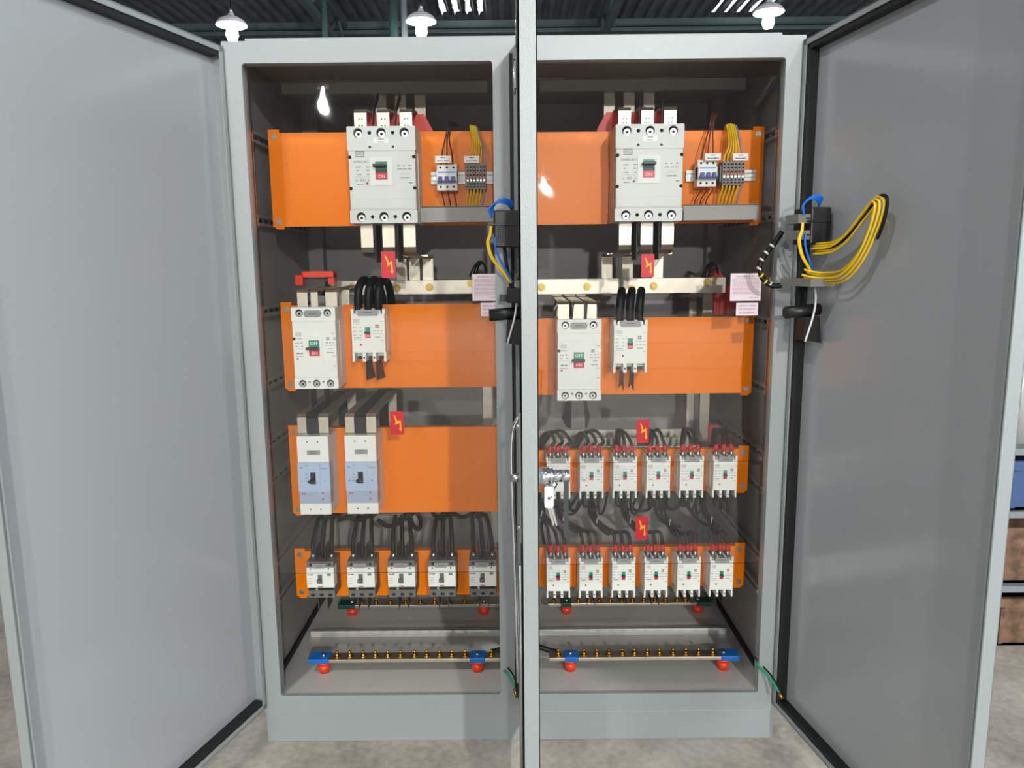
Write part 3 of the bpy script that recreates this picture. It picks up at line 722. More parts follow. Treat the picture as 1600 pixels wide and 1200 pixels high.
# black barriers beside lower bars
for s, cx in ((-1, -.379), (1, .387)):
    for j, dx in enumerate((-.030, .035)):
        x = cx+dx
        q = MB(); q.box(x-.001, x+.001, .07, .16, 1.50, 1.61, 'barrier')
        tag(q.build('phase_barrier_sheet', origin=(x, .1, 1.5)), '%s black insulating sheet between the bars below the %s large breaker' % (['left', 'right'][j], side_w[s]), 'insulating sheet', 'black sheets below large breakers')
        q = MB().strip([(x, .085, 1.87), (x+.004, .09, 1.93), (x+.014, .12, 1.98)], .002, .022, 'barrier', axis=(1, 0, 0))
        tag(q.build('phase_barrier_sheet', origin=(x, .085, 1.87)), '%s thin black sheet standing above the %s large breaker' % (['left', 'right'][j], side_w[s]), 'insulating sheet', 'black sheets above large breakers')

def bolt(x, y, z, r=.011, m='zincy'):
    return MB().cyl((x, y, z), (x, y-.002, z), r*1.25, m, n=18).cyl((x, y-.002, z), (x, y-.009, z), r*.85, m, n=6)
YB = .43
def hbar(u0, u1, vt, vb, Y, label, bolts, group, name='busbar', thick=.008, br=.011, m='zincy'):
    x0, x1 = ax(u0, (vt+vb)/2, Y), ax(u1, (vt+vb)/2, Y); z1, z0 = az((u0+u1)/2, vt, Y), az((u0+u1)/2, vb, Y)
    q = B(x0, x1, Y, Y+thick, z0, z1, 'tin', bev=.001)
    return bar_thing(name, label, 'busbar', group, q, ((x0+x1)/2, Y, z0), [('bolt', bolt(ax(u, v, Y), Y, az(u, v, Y), br, m)) for u, v in bolts])
hbar(500, 812, 438, 460, YB, 'wide horizontal tinned busbar in the left bay above the second plate', [(551, 448), (620, 450), (671, 449), (736, 443)], 'horizontal busbars')
hbar(790, 1134, 435, 459, YB, 'wide horizontal tinned busbar in the right bay above the second plate', [(846, 449), (917, 448), (987, 451), (1021, 447), (1105, 441)], 'horizontal busbars')
# lap joint on right busbar
x = ax(982, 445, YB-.01)
hbar(790, 1067, 672, 684, .36, 'upper of the thin horizontal busbars behind the upper row of six', [(870, 680), (899, 680), (940, 681), (986, 680), (1024, 680), (1054, 680)], 'thin busbars', br=.006, m='steel')
hbar(790, 1078, 685, 697, .30, 'middle thin horizontal busbar behind the upper row of six', [(854, 694), (945, 694), (990, 694)], 'thin busbars', br=.006, m='steel')
hbar(790, 1090, 698, 712, .25, 'lowest thin horizontal busbar half hidden behind the upper row of six', [], 'thin busbars', br=.006)
# rear vertical bars
def vbar(u, w, v0, v1, Y, label):
    x = ax(u, (v0+v1)/2, Y); z1, z0 = az(u, v0, Y), az(u, v1, Y)
    tag(B(x-w/2, x+w/2, Y, Y+.006, z0, z1, 'tin').build('vertical_busbar', origin=(x, Y, z0)), label, 'busbar', 'vertical busbars at the back')
vbar(1103, .034, 455, 690, .52, 'tall vertical tinned bar at the back of the right bay near its side wall')
vbar(1080, .026, 455, 700, .60, 'dull vertical bar behind the tall bar in the right bay')
vbar(762, .040, 455, 672, .60, 'vertical tinned bar low at the back of the left bay beside the centre post')
vbar(872, .030, 455, 500, .50, 'short vertical bar behind the medium breaker of the right bay')
# bars into the medium breakers
for j, (u0, u1) in enumerate(((465, 481), (486, 497), (509, 527))):
    x = ax((u0+u1)/2, 470, .11); w_ = (u1-u0)/513
    q = MB().strip([(x, .11, 1.355), (x, .11, 1.412), (x, .116, 1.419), (x, .33, 1.421), (x, .455, 1.421)], w_, .005, 'tin')
    bar_thing('connection_bar', '%s short tinned bar into the top of the left medium breaker' % pos3[j], 'busbar', 'bars into the medium breakers', q, (x, .11, 1.355))
x = ax(538, 465, .2)
bar_thing('connection_bar', 'separate tinned bar beside the three bars of the left medium breaker', 'busbar', 'bars into the medium breakers', MB().strip([(x, .2, 1.36), (x, .2, 1.415), (x, .206, 1.421), (x, .34, 1.424)], .033, .005, 'tin'), (x, .2, 1.36))
for j, (u0, u1) in enumerate(((872, 889), (894, 912), (916, 932))):
    x = ax((u0+u1)/2, 485, .11); w_ = (u1-u0)/505
    q = MB().strip([(x, .11, 1.310), (x, .11, 1.368), (x, .116, 1.374), (x, .30, 1.376), (x, .455, 1.376), (x, .46, 1.38), (x, .46, 1.43)], w_, .005, 'tin')
    bar_thing('connection_bar', '%s short tinned bar into the top of the right medium breaker' % pos3[j], 'busbar', 'bars into the medium breakers', q, (x, .11, 1.310))
# blue breaker bars
for b_, cx in ((0, -.6265), (1, -.480)):
    for j, dx in enumerate((-.031, .0, .034)):
        x = cx+dx
        m_ = 'black' if j == 1 else 'tin'
        z0 = .972; zt = 1.030
        if j == 1: pth = [(x, .085, .985), (x, .085, zt), (x, .092, zt+.008), (x, .50, zt+.012), (x, .51, zt+.004), (x, .51, .70)]
        else: pth = [(x, .10, z0), (x, .085, z0+.014), (x, .085, zt+.002), (x, .092, zt+.010), (x, .48, zt+.014), (x, .49, zt+.006), (x, .49, .70)]
        q = MB().strip(pth, .036 if j == 1 else .030, .012 if j == 1 else .006, m_)
        bar_thing('connection_bar', '%s bar bending back above the %s pale blue breaker' % (['left tinned', 'black sleeved middle', 'right tinned'][j], ['first', 'second'][b_]), 'busbar', 'bent bars above the pale blue breakers', q, (x, .10, z0))
# insulators behind the bars
ins = MB(); x0, x1, x2 = ax(462, 435, .28), ax(474, 435, .28), ax(521, 435, .28); z0, z1, z2 = az(462, 446, .28), az(462, 430, .28), az(462, 424, .28)
ins.box(x0, x1, .27, .31, z0, z1, 'orangeins', bev=.002).box(x1-.005, x2, .28, .33, z1-.008, z2, 'orangeins', bev=.002).box(x2-.02, x2, .29, .33, z1-.03, z1, 'orangeins')
tag(ins.build('busbar_insulator', origin=(x0, .28, z0)), 'orange insulating bracket above the left medium breaker', 'insulator', 'orange insulators')
tag(B(ax(476, 440, .30), ax(507, 440, .30), .30, .306, az(490, 462, .30), az(490, 434, .30), 'barrier_g').build('shield_plate', origin=(ax(490, 440, .3), .3, az(490, 462, .3))), 'dark grey plate hanging beneath the orange insulating bracket', 'plate')
for (a, b, c, d, Y, nm) in ((1110, 1148, 420, 492, .55, 'dark red insulating block beside the white notices in the right bay'), (1108, 1150, 664, 700, .5, 'red insulating block above the upper row of six at the side wall')):
    q = MB(); x0, x1 = ax(a, (c+d)/2, Y), ax(b, (c+d)/2, Y); z1, z0 = az(a, c, Y), az(a, d, Y)
    q.prism([(x0, z0), (x1, z0), (x1, z0+(z1-z0)*.45), (x0+(x1-x0)*.3, z1), (x0, z1)], Y, Y+.04, 'redins')
    for k_ in range(3): q.box(x0+(x1-x0)*(.1+.28*k_), x0+(x1-x0)*(.25+.28*k_), Y-.012, Y, z0+.004, z0+(z1-z0)*.4, 'redins')
    tag(q.build('busbar_insulator', origin=(x0, Y, z0)), nm, 'insulator', 'red insulating blocks')

# ============================================================ ground bars
def ground_bar(x0, x1, Yc, zt, blk, stand, bolts, label, blkm, dy=.046, bm_='brass'):
    e = empty('earthing_bar', ((x0+x1)/2, Yc, FZ+.0006), label=label, cat='earthing bar', group='earthing bars on the cabinet floor')
    ox = (x0+x1)/2; z = zt-FZ
    B(x0-ox, x1-ox, -dy/2, dy/2, z-.011, z, 'tin', bev=.001).build('bar', e)
    for a, b in blk: B(a-ox, b-ox, -dy/2-.003, dy/2+.003, z-.014, z+.003, blkm, bev=.002).build('end_block', e)
    for x in stand:
        MB().cyl((x-ox, 0, 0), (x-ox, 0, z*.55), .0165, 'orangeins', r1=.0215, n=20).cyl((x-ox, 0, z*.55), (x-ox, 0, z-.012), .0245, 'orangeins', r1=.0255, n=6).build('standoff', e)
        MB().cyl((x-ox, 0, z), (x-ox, 0, z+.009), .008, 'steel', n=6).build('standoff_screw', e)
    for x in bolts:
        MB().cyl((x-ox, -.002, z), (x-ox, -.002, z+.003), .0105, bm_, n=14).cyl((x-ox, -.002, z+.003), (x-ox, -.002, z+.010), .008, bm_, n=6).cyl((x-ox, -.002, z+.01), (x-ox, -.002, z+.020), .0042, bm_, n=8).build('bolt', e)
    return e
Yf = .145; zf = az(600, 1025, Yf)
X_ = lambda u, v=1025: ax(u, v, Yf)
ground_bar(X_(486), X_(800), Yf, zf, [(X_(484), X_(516)), (X_(735), X_(758))], [X_(506), X_(746)], [X_(u) for u in (527, 547, 568, 587, 606, 626, 648, 667, 687, 706, 727, 768)], 'front earthing bar with blue blocks and brass bolts in the left bay', 'blue')
ground_bar(X_(858), X_(1153), Yf, zf, [(X_(882), X_(903)), (X_(1124), X_(1153))], [X_(891), X_(1130)], [X_(u) for u in (872, 912, 932, 951, 972, 991, 1011, 1030, 1051, 1071, 1091, 1113)], 'front earthing bar with blue blocks and brass bolts in the right bay', 'blue')
Yr = .56; zr = az(600, 942, Yr)
X_ = lambda u, v=942: ax(u, v, Yr)
ground_bar(X_(532), X_(800), Yr, zr, [(X_(530), X_(556))], [X_(550), X_(756)], [X_(u) for u in (566, 588, 610, 634, 657, 679, 702, 726)], 'rear earthing bar with a dark green block in the left bay', 'greenblk')
ground_bar(X_(856), X_(1100), Yr, zr, [(X_(876), X_(892)), (X_(1086), X_(1110))], [X_(885), X_(1090)], [X_(u) for u in (865, 903, 920, 936, 953, 971, 988, 1005, 1023, 1039, 1057, 1071)], 'rear earthing bar with dark green blocks in the right bay', 'greenblk')

# ============================================================ cables
def cable(pts, r, m, label, group, cat='cable', name='cable', sleeve=None, lug=None, n=8):
    P = [Vector(p) for p in pts]; o = P[0]
    q = MB().tube([p-o for p in P], r, m, n=n)
    ob = q.build(name); ob.location = o; tag(ob, label, cat, group)
    if sleeve:
        a, b = sleeve; MB().cyl(Vector(a)-o, Vector(b)-o, r*1.7, 'sleeve', r1=r*1.25, n=10).build('sleeve', ob)
    if lug:
        a, b = lug; MB().cyl(Vector(a)-o, Vector(b)-o, r*1.15, 'steel', n=8).build('lug', ob)
    return ob
T = [(848, 806), (882, 813), (934, 817), (986, 817), (1047, 820), (1112, 816)]
rnd = random.Random(3)
for i, x in enumerate(RX):
    tie = at(*T[i], .27)
    for j, dx in enumerate((-.0236, 0, .0236)):
        xt = x+dx
        # lower row
        zt = .431+.134
        off = Vector((.009*(j-1), .008*(j-1), .002*(1-j)))
        A = Vector((xt, .125, zt+.004)); S1 = Vector((xt, .128, zt+.030)); r_ = .0053
        mid = Vector((xt-.007, .145, zt+.068)); q1 = Vector((tie.x+(xt-tie.x)*.55, .20, tie.z-.006-.003*(2-j)))
        back = [tie+off+Vector((-.016, .05, .03)), tie+off+Vector((-.008, .10, .10)), tie+off+Vector((0, .14, .16))]
        cable([A, S1, mid, q1, tie+off, *back], r_, 'cable', '%s red-sleeved cable into the %s breaker of the lower row' % (pos3[j], ordw[i]), 'cables of the lower row of six', sleeve=(A+Vector((0, 0, .008)), S1+Vector((0, 0, .004))), lug=(A-Vector((0, 0, .012)), A+Vector((0, 0, .009))))
        # upper row, top
        zt = .761+.134; A = Vector((xt, .125, zt+.004)); S1 = Vector((xt, .128, zt+.028))
        if i < 2:
            us = 868+12*j if i == 0 else 920+12*j; ue = 841+4*j if i == 0 else 896+4*j
            pts = [A, S1, at(us-1, 690, .14), at(us-.30*(us-ue), 677-1.5*j, .16), at(us-.65*(us-ue), 678-1.5*j, .18), at(ue+2, 691, .21), at(ue-6, 710, .24), at(ue-8, 726, .26)]
        else:
            k_ = rnd.uniform(-.01, .004)
            pts = [A, S1, (xt-.006*(j-1), .135, zt+.048), (xt-.014*(j-1)+k_, .17, zt+.066+rnd.uniform(-.006, .006)), (xt-.02*(j-1)+k_, .23, zt+.05), (xt-.02*(j-1)+k_, .26, zt-.02), (xt+k_, .27, zt-.1)]
        cable(pts, r_, 'cable', '%s red-sleeved cable into the %s breaker of the upper row' % (pos3[j], ordw[i]), 'cables above the upper row of six', sleeve=(A+Vector((0, 0, .008)), S1+Vector((0, 0, .004))), lug=(A-Vector((0, 0, .012)), A+Vector((0, 0, .009))))
        # upper row, below: tails to the back
        zt = .768; A = Vector((xt, .125, zt+.008))
        sgn = 1 if i % 2 == 0 else .7
        pts = [A, (xt, .135, zt-.018), (xt+.012*sgn, .17, zt-.055-.012*j), (xt+.05*sgn, .26, zt-.075-.01*j), (xt+.09*sgn, .38, zt-.05), (xt+.10*sgn, .50, zt+.04)]
        cable(pts, .0045, 'cable', '%s bare black cable leaving below the %s breaker of the upper row' % (pos3[j], ordw[i]), 'cables below the upper row of six')
    # cable tie
    o = tie; ring = [(.018*math.cos(a), 0, .018*math.sin(a)) for a in [k_*PI/6 for k_ in range(13)]]
    ob = MB().tube(ring, .0016, 'nylon', sub=2, n=5).build('cable_tie'); ob.location = o+Vector((0, 0, 0)); ob.rotation_euler = (0, rad(20), rad(70))
    tag(ob, 'white tie around the cables above the %s breaker of the lower row' % ordw[i], 'cable tie', 'cable ties above the lower row of six')
# bottom-left five breakers
Bn = [(520, 809), (577, 806), (630, 812), (697, 808), (745, 806)]
lw = ['leftmost', 'second', 'middle', 'fourth', 'rightmost']
for i, x in enumerate(GX):
    bp_ = at(*Bn[i], .32)
    for j, dx in enumerate((-.030, 0, .030)):
        xt = x+dx; zt = .437+.124
        A = Vector((xt, .14, zt-.004)); off = Vector((.016*(j-1), .013*(j-1), 0))
        m1 = Vector((xt+(bp_.x-x)*.08, .15, zt+.05)); m2 = Vector((xt*.5+(bp_.x+off.x)*.5, .22, zt+.105))
        pts = [A, m1, m2, bp_+off, bp_+off+Vector((.01+.01*i if i < 3 else .01, .08, .035)), bp_+off+Vector((.03, .14, .14))]
        cable(pts, .0072, 'cable', '%s thick black cable from the %s breaker of the bottom row of five' % (pos3[j], lw[i]), 'cables of the bottom row of five', lug=(A-Vector((0, 0, .002)), A+Vector((0, 0, .016))) if j != 1 else None)
for nm, pts in (('loose black cable sagging behind the two pale blue breakers', [(528, 812, .34), (545, 808, .34), (562, 813, .35), (585, 800, .38), (600, 790, .42)]),
                ('looped black cable hanging under the third plate near its middle', [(590, 812, .36), (606, 822, .35), (622, 818, .35), (638, 806, .38), (650, 792, .42)]),
                ('black cable looping down beside the middle breaker\'s cable bundle', [(648, 795, .38), (657, 812, .36), (655, 826, .34), (646, 822, .34), (640, 806, .36)]),
                ('black cable arching behind the fourth and rightmost bottom breakers', [(672, 790, .45), (682, 808, .40), (702, 800, .40), (722, 808, .42), (742, 800, .42)])):
    cable([at(*p) for p in pts], .008, 'cable', nm, 'loose cables under the third plate')
# loops under upper row of six
for nm, pts in (('short cable loop hanging between the first two upper breakers', [(888, 783, .2), (892, 796, .22), (900, 797, .25), (905, 784, .3)]),
                ('long cable loop hanging between the third and fourth upper breakers', [(985, 785, .25), (992, 797, .27), (1012, 796, .27), (1022, 783, .3)]),
                ('cable loop hanging between the fifth and sixth upper breakers', [(1038, 785, .25), (1048, 796, .27), (1060, 790, .27), (1066, 780, .3)]),
                ('long cable sweeping down to the side wall below the sixth upper breaker', [(1068, 783, .25), (1085, 805, .27), (1100, 818, .3), (1122, 822, .36)]),
                ('long cable sweeping down below the fifth upper breaker', [(1020, 783, .25), (1030, 810, .27), (1046, 820, .28), (1062, 822, .32)]),
                ('cable dropping down behind the chrome handle', [(846, 780, .3), (850, 800, .27), (846, 820, .27), (850, 850, .3)])):
    cable([at(*p) for p in pts], .006, 'cable', nm, 'loose cables between the rows of six')
# thick loops above the small breakers
for s, cx, zt in ((-1, -.4455, 1.362), (1, .3465, 1.321)):
    for j, dx in enumerate((-.031, .0, .029)):
        x = cx+dx
        pts = [(x, .115, zt-.012), (x, .112, zt+.03), (x+.004, .120, zt+.066), (x+.012, .155, zt+.086), (x+.018, .20, zt+.07), (x+.02, .24, zt+.02), (x+.02, .25, zt-.06)]
        cable(pts, .0125, 'cable', '%s thick black cable arching over the top of the %s small breaker' % (pos3[j], side_w[s]), 'thick cables above the small breakers', n=12)

# ============================================================ control gear on the top plates
def dash_label(root, x0, x1, z0, z1, y, m='white'):
    w_ = x1-x0
    B(x0, x1, y, y+.003, z0, z1, m, bev=.0006).dashes(x0+.35*w_, x1-.35*w_, z0+.68*(z1-z0), .0022, y-.0003, 'ink', 2).dashes(x0+.15*w_, x1-.12*w_, z0+.22*(z1-z0), .0028, y-.0003, 'ink', 9).build('name_label', root)
for s, rail, mini, mlab, term, tlab, duct in (
        (-1, (673, 800, 269, 288), (682, 714, 256, 297), (680, 705, 244, 255), (728, 759, 256, 296), (725, 749, 244, 255), (650, 800, 322, 347)),
        (1, (1072, 1181, 266, 283), (1091, 1121, 249, 291), (1101, 1126, 240, 251), (1129, 1164, 252, 289), (1145, 1169, 240, 251), (1068, 1186, 319, 344))):
    sd = side_w[s]
    Y = .178
    x0, x1 = ax(rail[0], 280, Y), ax(rail[1], 280, Y); z1, z0 = az(700, rail[2], Y) if s < 0 else az(1120, rail[2], Y), az(700, rail[3], Y) if s < 0 else az(1120, rail[3], Y)
    e = empty('din_rail', ((x0+x1)/2, PY, z0), label='slotted metal rail holding the switch and terminals in the %s bay' % sd, cat='rail', group='metal mounting rails')
    hw = (x1-x0)/2; hh = z1-z0
    q = MB(); q.box(-hw, hw, -.008, 0, .009, hh-.009, 'galv').box(-hw, hw, -.012, -.010, 0, .010, 'galv').box(-hw, hw, -.012, -.010, hh-.010, hh, 'galv').box(-hw, hw, -.012, 0, .009, .011, 'galv').box(-hw, hw, -.012, 0, hh-.011, hh-.009, 'galv'); q.build('profile', e)
    for sx in (-hw+.012, hw-.012): MB().cyl((sx, -.008, hh/2), (sx, -.0105, hh/2), .005, 'steel', n=10).build('screw', e)
    # mini breaker
    Y = .12; cx = ax((mini[0]+mini[1])/2, 275, Y); W = ax(mini[1], 275, Y)-ax(mini[0], 275, Y); zt, zb_ = az(mini[0], mini[2], Y), az(mini[0], mini[3], Y); H = zt-zb_
    e = empty('miniature_breaker', (cx, .178, zb_), label='miniature three-pole switch with blue toggles in the %s bay' % sd, cat='circuit breaker', group='miniature breakers')
    D = .058
    q = MB(); q.box(-W/2, W/2, -D+.012, -.001, 0, H, 'case', bev=.001).box(-W/2, W/2, -D, -.02, H*.28, H*.74, 'white', bev=.001)
    q.box(-W/2+.004, W/2-.004, -D-.0004, -D, H*.655, H*.70, 'bluewire')
    for k_ in (-1, 0, 1):
        for zz in (H*.13, H*.88): q.cyl((k_*W*.32, -D+.0115, zz), (k_*W*.32, -D+.02, zz), .0035, 'hole', n=8)
    q.build('case', e)
    for k_ in (-1, 0, 1): B(k_*W*.31-W*.09, k_*W*.31+W*.09, -D-.012, -D+.004, H*.30, H*.50, 'navy', bev=.001).build('toggle', e)
    B(-W*.46, W*.46, -D-.010, -D+.002, H*.28, H*.36, 'navy', bev=.001).build('toggle_bar', e)
    a, b = ax(mlab[0], mlab[2], Y)-cx, ax(mlab[1], mlab[2], Y)-cx; dash_label(e, a, b, az(mlab[0], mlab[3], Y)-zb_, az(mlab[0], mlab[2], Y)-zb_, -D-.006)
    for k_ in range(3):
        xx = cx+(k_-1)*W*.3
        top = at(693+4*k_, 203, .15) if s < 0 else at(1108+3*k_, 200, .15)
        if s < 0: top = at(696+3*k_, 215, .15)
        up = top+Vector((.012, .02, .045))
        cable([(xx, .135, zt-.004), (xx+(top.x-xx)*.3, .140, zt+(top.z-zt)*.4), top, up, up+Vector((.01, .05, .0))], .0019, 'brown' if s > 0 else 'black', '%s thin wire rising from the miniature switch in the %s bay' % (pos3[k_], sd), 'thin wires at the miniature switches', cat='wire', name='wire', n=6)
        cable([(xx, .135, zb_+.006), (xx+.002, .140, zb_-.012), (xx+(.006 if s < 0 else -.010), .15, zb_-.034), (xx+(.008 if s < 0 else -.014), .165, zb_-.070)], .0019, 'brown', '%s thin brown wire below the miniature switch in the %s bay' % (pos3[k_], sd), 'thin wires at the miniature switches', cat='wire', name='wire', n=6)
    # terminal block strip
    cx = ax((term[0]+term[1])/2, 275, Y); W = ax(term[1], 275, Y)-ax(term[0], 275, Y); zt, zb_ = az(term[0], term[2], Y), az(term[0], term[3], Y); H = zt-zb_
    e = empty('terminal_strip', (cx, .178, zb_), label='strip of small grey terminals with yellow wires in the %s bay' % sd, cat='terminal block', group='terminal strips')
    n = 6; p = W/n
    for k_ in range(n):
        q = MB(); xx = -W/2+p*(k_+.5)
        q.box(xx-p*.46, xx+p*.46, -.055, 0, H*.0, H, 'tblk', bev=.0005).box(xx-p*.3, xx+p*.3, -.0556, -.05, H*.44, H*.50, 'torange').box(xx-p*.3, xx+p*.3, -.0556, -.05, H*.62, H*.66, 'torange')
        for zz in (.1, .22, .36, .56, .74, .88): q.cyl((xx, -.0557, H*zz), (xx, -.05, H*zz), p*.30, 'hole' if zz not in (.36,) else 'steel', n=8)
        q.build('terminal', e)
    B(-W/2-.004, -W/2-.0005, -.045, 0, H*.15, H*.85, 'cgrey').build('end_stop', e)
    a, b = ax(tlab[0], tlab[2], Y)-cx, ax(tlab[1], tlab[2], Y)-cx; dash_label(e, a, b, az(tlab[0], tlab[3], Y)-zb_, az(tlab[0], tlab[2], Y)-zb_, -.062)
    for k_ in range(n):
        xx = cx-W/2+p*(k_+.5); m_ = 'greywire' if k_ == 5 else 'yellow'
        g = 'yellow wires' if k_ < 5 else 'grey wires'
        if s < 0: tp = at(735+2.0*k_, 198+k_*.6, .16)
        else: tp = at(1136+3*k_, 196+abs(k_-2)*.8, .16)
        tw_ = at(739+3.2*k_, 230, .13) if s < 0 else at(1139+3.6*k_, 226, .13)
        nm = '%s %s wire rising from the terminal strip in the %s bay' % (ORD[k_], 'yellow' if k_ < 5 else 'grey', sd)
        cable([(xx, .13, zt-.003), (xx, .13, zt+.012), tw_, tp, tp+Vector((.003, .03, .004)), tp+Vector((.003, .05, -.02))], .0026, m_, nm, g+' at the terminal strips', cat='wire', name='wire', n=6)
        cable([(xx, .13, zb_+.004), (xx-.002, .135, zb_-.014), (xx-.006, .145, zb_-.035), (xx-.008, .165, zb_-.075)], .0026, m_, '%s %s wire below the terminal strip in the %s bay' % (ORD[k_], 'yellow' if k_ < 5 else 'grey', sd), g+' at the terminal strips', cat='wire', name='wire', n=6)
    # duct
    Y = .135; x0, x1 = ax(duct[0], 333, Y), ax(duct[1], 333, Y); x1 = min(x1, -.05) if s < 0 else x1
    um = (duct[0]+duct[1])/2
    z1, z0 = az(um, duct[2], Y), az(um, duct[3], Y)
    e = empty('wiring_duct', ((x0+x1)/2, PY, z0), label='grey wiring duct along the bottom of the top plate in the %s bay' % sd, cat='wiring duct', group='grey wiring ducts')
    hw = (x1-x0)/2
    q = MB(); q.box(-hw, hw, -.055, -.051, 0, z1-z0, 'duct', bev=.001).box(-hw, hw, -.055, -.045, z1-z0-.003, z1-z0, 'duct'); q.build('cover', e)
    q = MB(); q.box(-hw, hw, -.006, 0, .004, z1-z0-.004, 'duct')
    for k_ in range(int(2*hw/.010)): q.box(-hw+.010*k_, -hw+.010*k_+.006, -.05, -.004, .002, .006, 'duct')
    q.build('slotted_trough', e)

# ============================================================ clear covers and stickers
AY = .022
def cover(x0, x1, z0, z1, y, label):
    tag(B(x0, x1, y, y+.004, z0, z1, 'acrylic', bev=.0008).build('clear_cover', origin=((x0+x1)/2, y, z0)), label, 'cover', 'clear acrylic covers')
cover(-.738, -.057, .553, 2.0, .026, 'clear acrylic cover over the breakers of the left bay')
cover(.057, .738, .897, 2.0, .026, 'large clear acrylic cover over the upper plates of the right bay')
cover(.057, .735, .573, .885, .030, 'low clear acrylic cover between the two rows of six breakers')
def sign(u0, u1, v0, v1, label, Y=.0255, tilt=0):
    x0, x1 = ax(u0, (v0+v1)/2, Y), ax(u1, (v0+v1)/2, Y); z1, z0 = az((u0+u1)/2, v0, Y), az((u0+u1)/2, v1, Y); w_, h_ = x1-x0, z1-z0
    cx = (x0+x1)/2
    q = MB(); q.box(-w_/2, w_/2, -.001, 0, 0, h_, 'stick_r')
    bolt_ = [(-.26, .86), (-.12, .80), (.02, .62), (.0, .56), (.27, .64), (.30, .30), (.36, .30), (.27, .14), (.12, .26), (.20, .28), (.18, .52), (-.14, .42), (-.10, .60)]
    q.prism([(a*w_, b*h_) for a, b in bolt_], -.0016, -.0009, 'stick_y')
    o = q.build('warning_sign'); o.location = (cx, Y, z0); tag(o, label, 'sign', 'red lightning signs')
sign(596, 618, 393, 434, 'red sign with a yellow lightning bolt below the left large breaker')
sign(610, 631, 643, 679, 'red lightning sign at the top edge of the left bay\'s third plate')
sign(1002, 1022, 397, 433, 'red sign with a yellow lightning bolt below the right large breaker')
sign(995, 1014, 656, 692, 'red lightning sign above the upper row of six breakers')
sign(993, 1012, 807, 843, 'red lightning sign above the lower row of six breakers', Y=.0295)
def notice(u0, u1, v0, v1, label, big):
    Y = .0255; x0, x1 = ax(u0, (v0+v1)/2, Y), ax(u1, (v0+v1)/2, Y); z1, z0 = az((u0+u1)/2, v0, Y), az((u0+u1)/2, v1, Y); w_, h_ = x1-x0, z1-z0
    q = MB(); q.box(-w_/2, w_/2, -.0008, 0, 0, h_, 'paper'); y = -.0011
    if big:
        for k_ in range(4): pass
        q.text('ADVERTENCIA', -w_*.10, h_*.86, h_*.055, y, 'redink', w=w_*.46); q.text('NR 10', w_*.27, h_*.86, h_*.055, y, 'redink', w=w_*.20)
        for k_ in range(13): q.dashes(-w_*.43, w_*.43, h_*(.79-.048*k_), h_*.020, y, 'redink2', k_+1, gap=.3)
        q.dashes(w_*.12, w_*.42, h_*.10, h_*.03, y, 'redink2', 77)
    else:
        for k_, tx in enumerate(('ANTES DE OPERAR', 'EQUIPAMENTO', 'DE TRABALHAR')): q.text(tx, 0, h_*(.70-.27*k_), h_*.13, y, 'redink', w=w_*(.84, .74, .70)[k_])
    o = q.build('notice_label'); o.location = ((x0+x1)/2, Y, z0); tag(o, label, 'label', 'white printed notices')
notice(738, 781, 428, 470, 'large white notice with small print in the left bay beside the black clip', True)
notice(751, 786, 473, 494, 'small white notice with three lines just above the left bay\'s second plate', False)
notice(1141, 1189, 427, 470, 'large white notice with small print in the right bay beside the striped cable', True)
notice(1150, 1184, 473, 493, 'small white notice with three lines just above the right bay\'s second plate', False)

# ============================================================ meters and fittings on the doors
def door_pt(door, s, y, z):
    a = door.rotation_euler.z; return Vector((door.location.x+s*math.cos(a)-y*math.sin(a), door.location.y+s*math.sin(a)+y*math.cos(a), z))
for door, side in ((dm, 'centre'), (dr, 'right')):
    a = door.rotation_euler.z; o = door_pt(door, .10, 0, 1.535)
    e = empty('panel_meter', o, a, label='black panel meter on the inner side of the %s door' % side, cat='meter', group='panel meters on the doors')
    s0, s1 = -.045, .045; dep = -.062 if side == 'centre' else -.036
    q = MB(); q.box(s0, s1, dep, .02, 0, .096, 'black', bev=.004)
    q.build('housing', e)
    q = MB()
    for ix in range(8):
        for iz in range(9): q.box(s1, s1+.0012, dep+.010+ix*.006, dep+.0135+ix*.006, .012+iz*.0055, .0155+iz*.0055, 'rubber')
    q.build('vent_grille', e)
    for k_, z in enumerate((.066, .024)):
        q = MB(); q.box(s0+.02, s1-.004, dep-(.014 if side == 'centre' else .034), dep, z-.012, z+.012, 'cgrey', bev=.001).box(s1-.0045, s1-.003, dep-.013, dep-.002, z-.002, z+.002, 'black'); q.build('connector', e)
    MB().box(s1-.001, s1+.003, dep-.012, .02, .056, .062, 'black', bev=.001).build('clamp', e)
def dwire(door, pts, r, m, label, group, cat='wire'):
    return cable([door_pt(door, *p) for p in pts], r, m, label, group, cat=cat, name='wire', n=7)
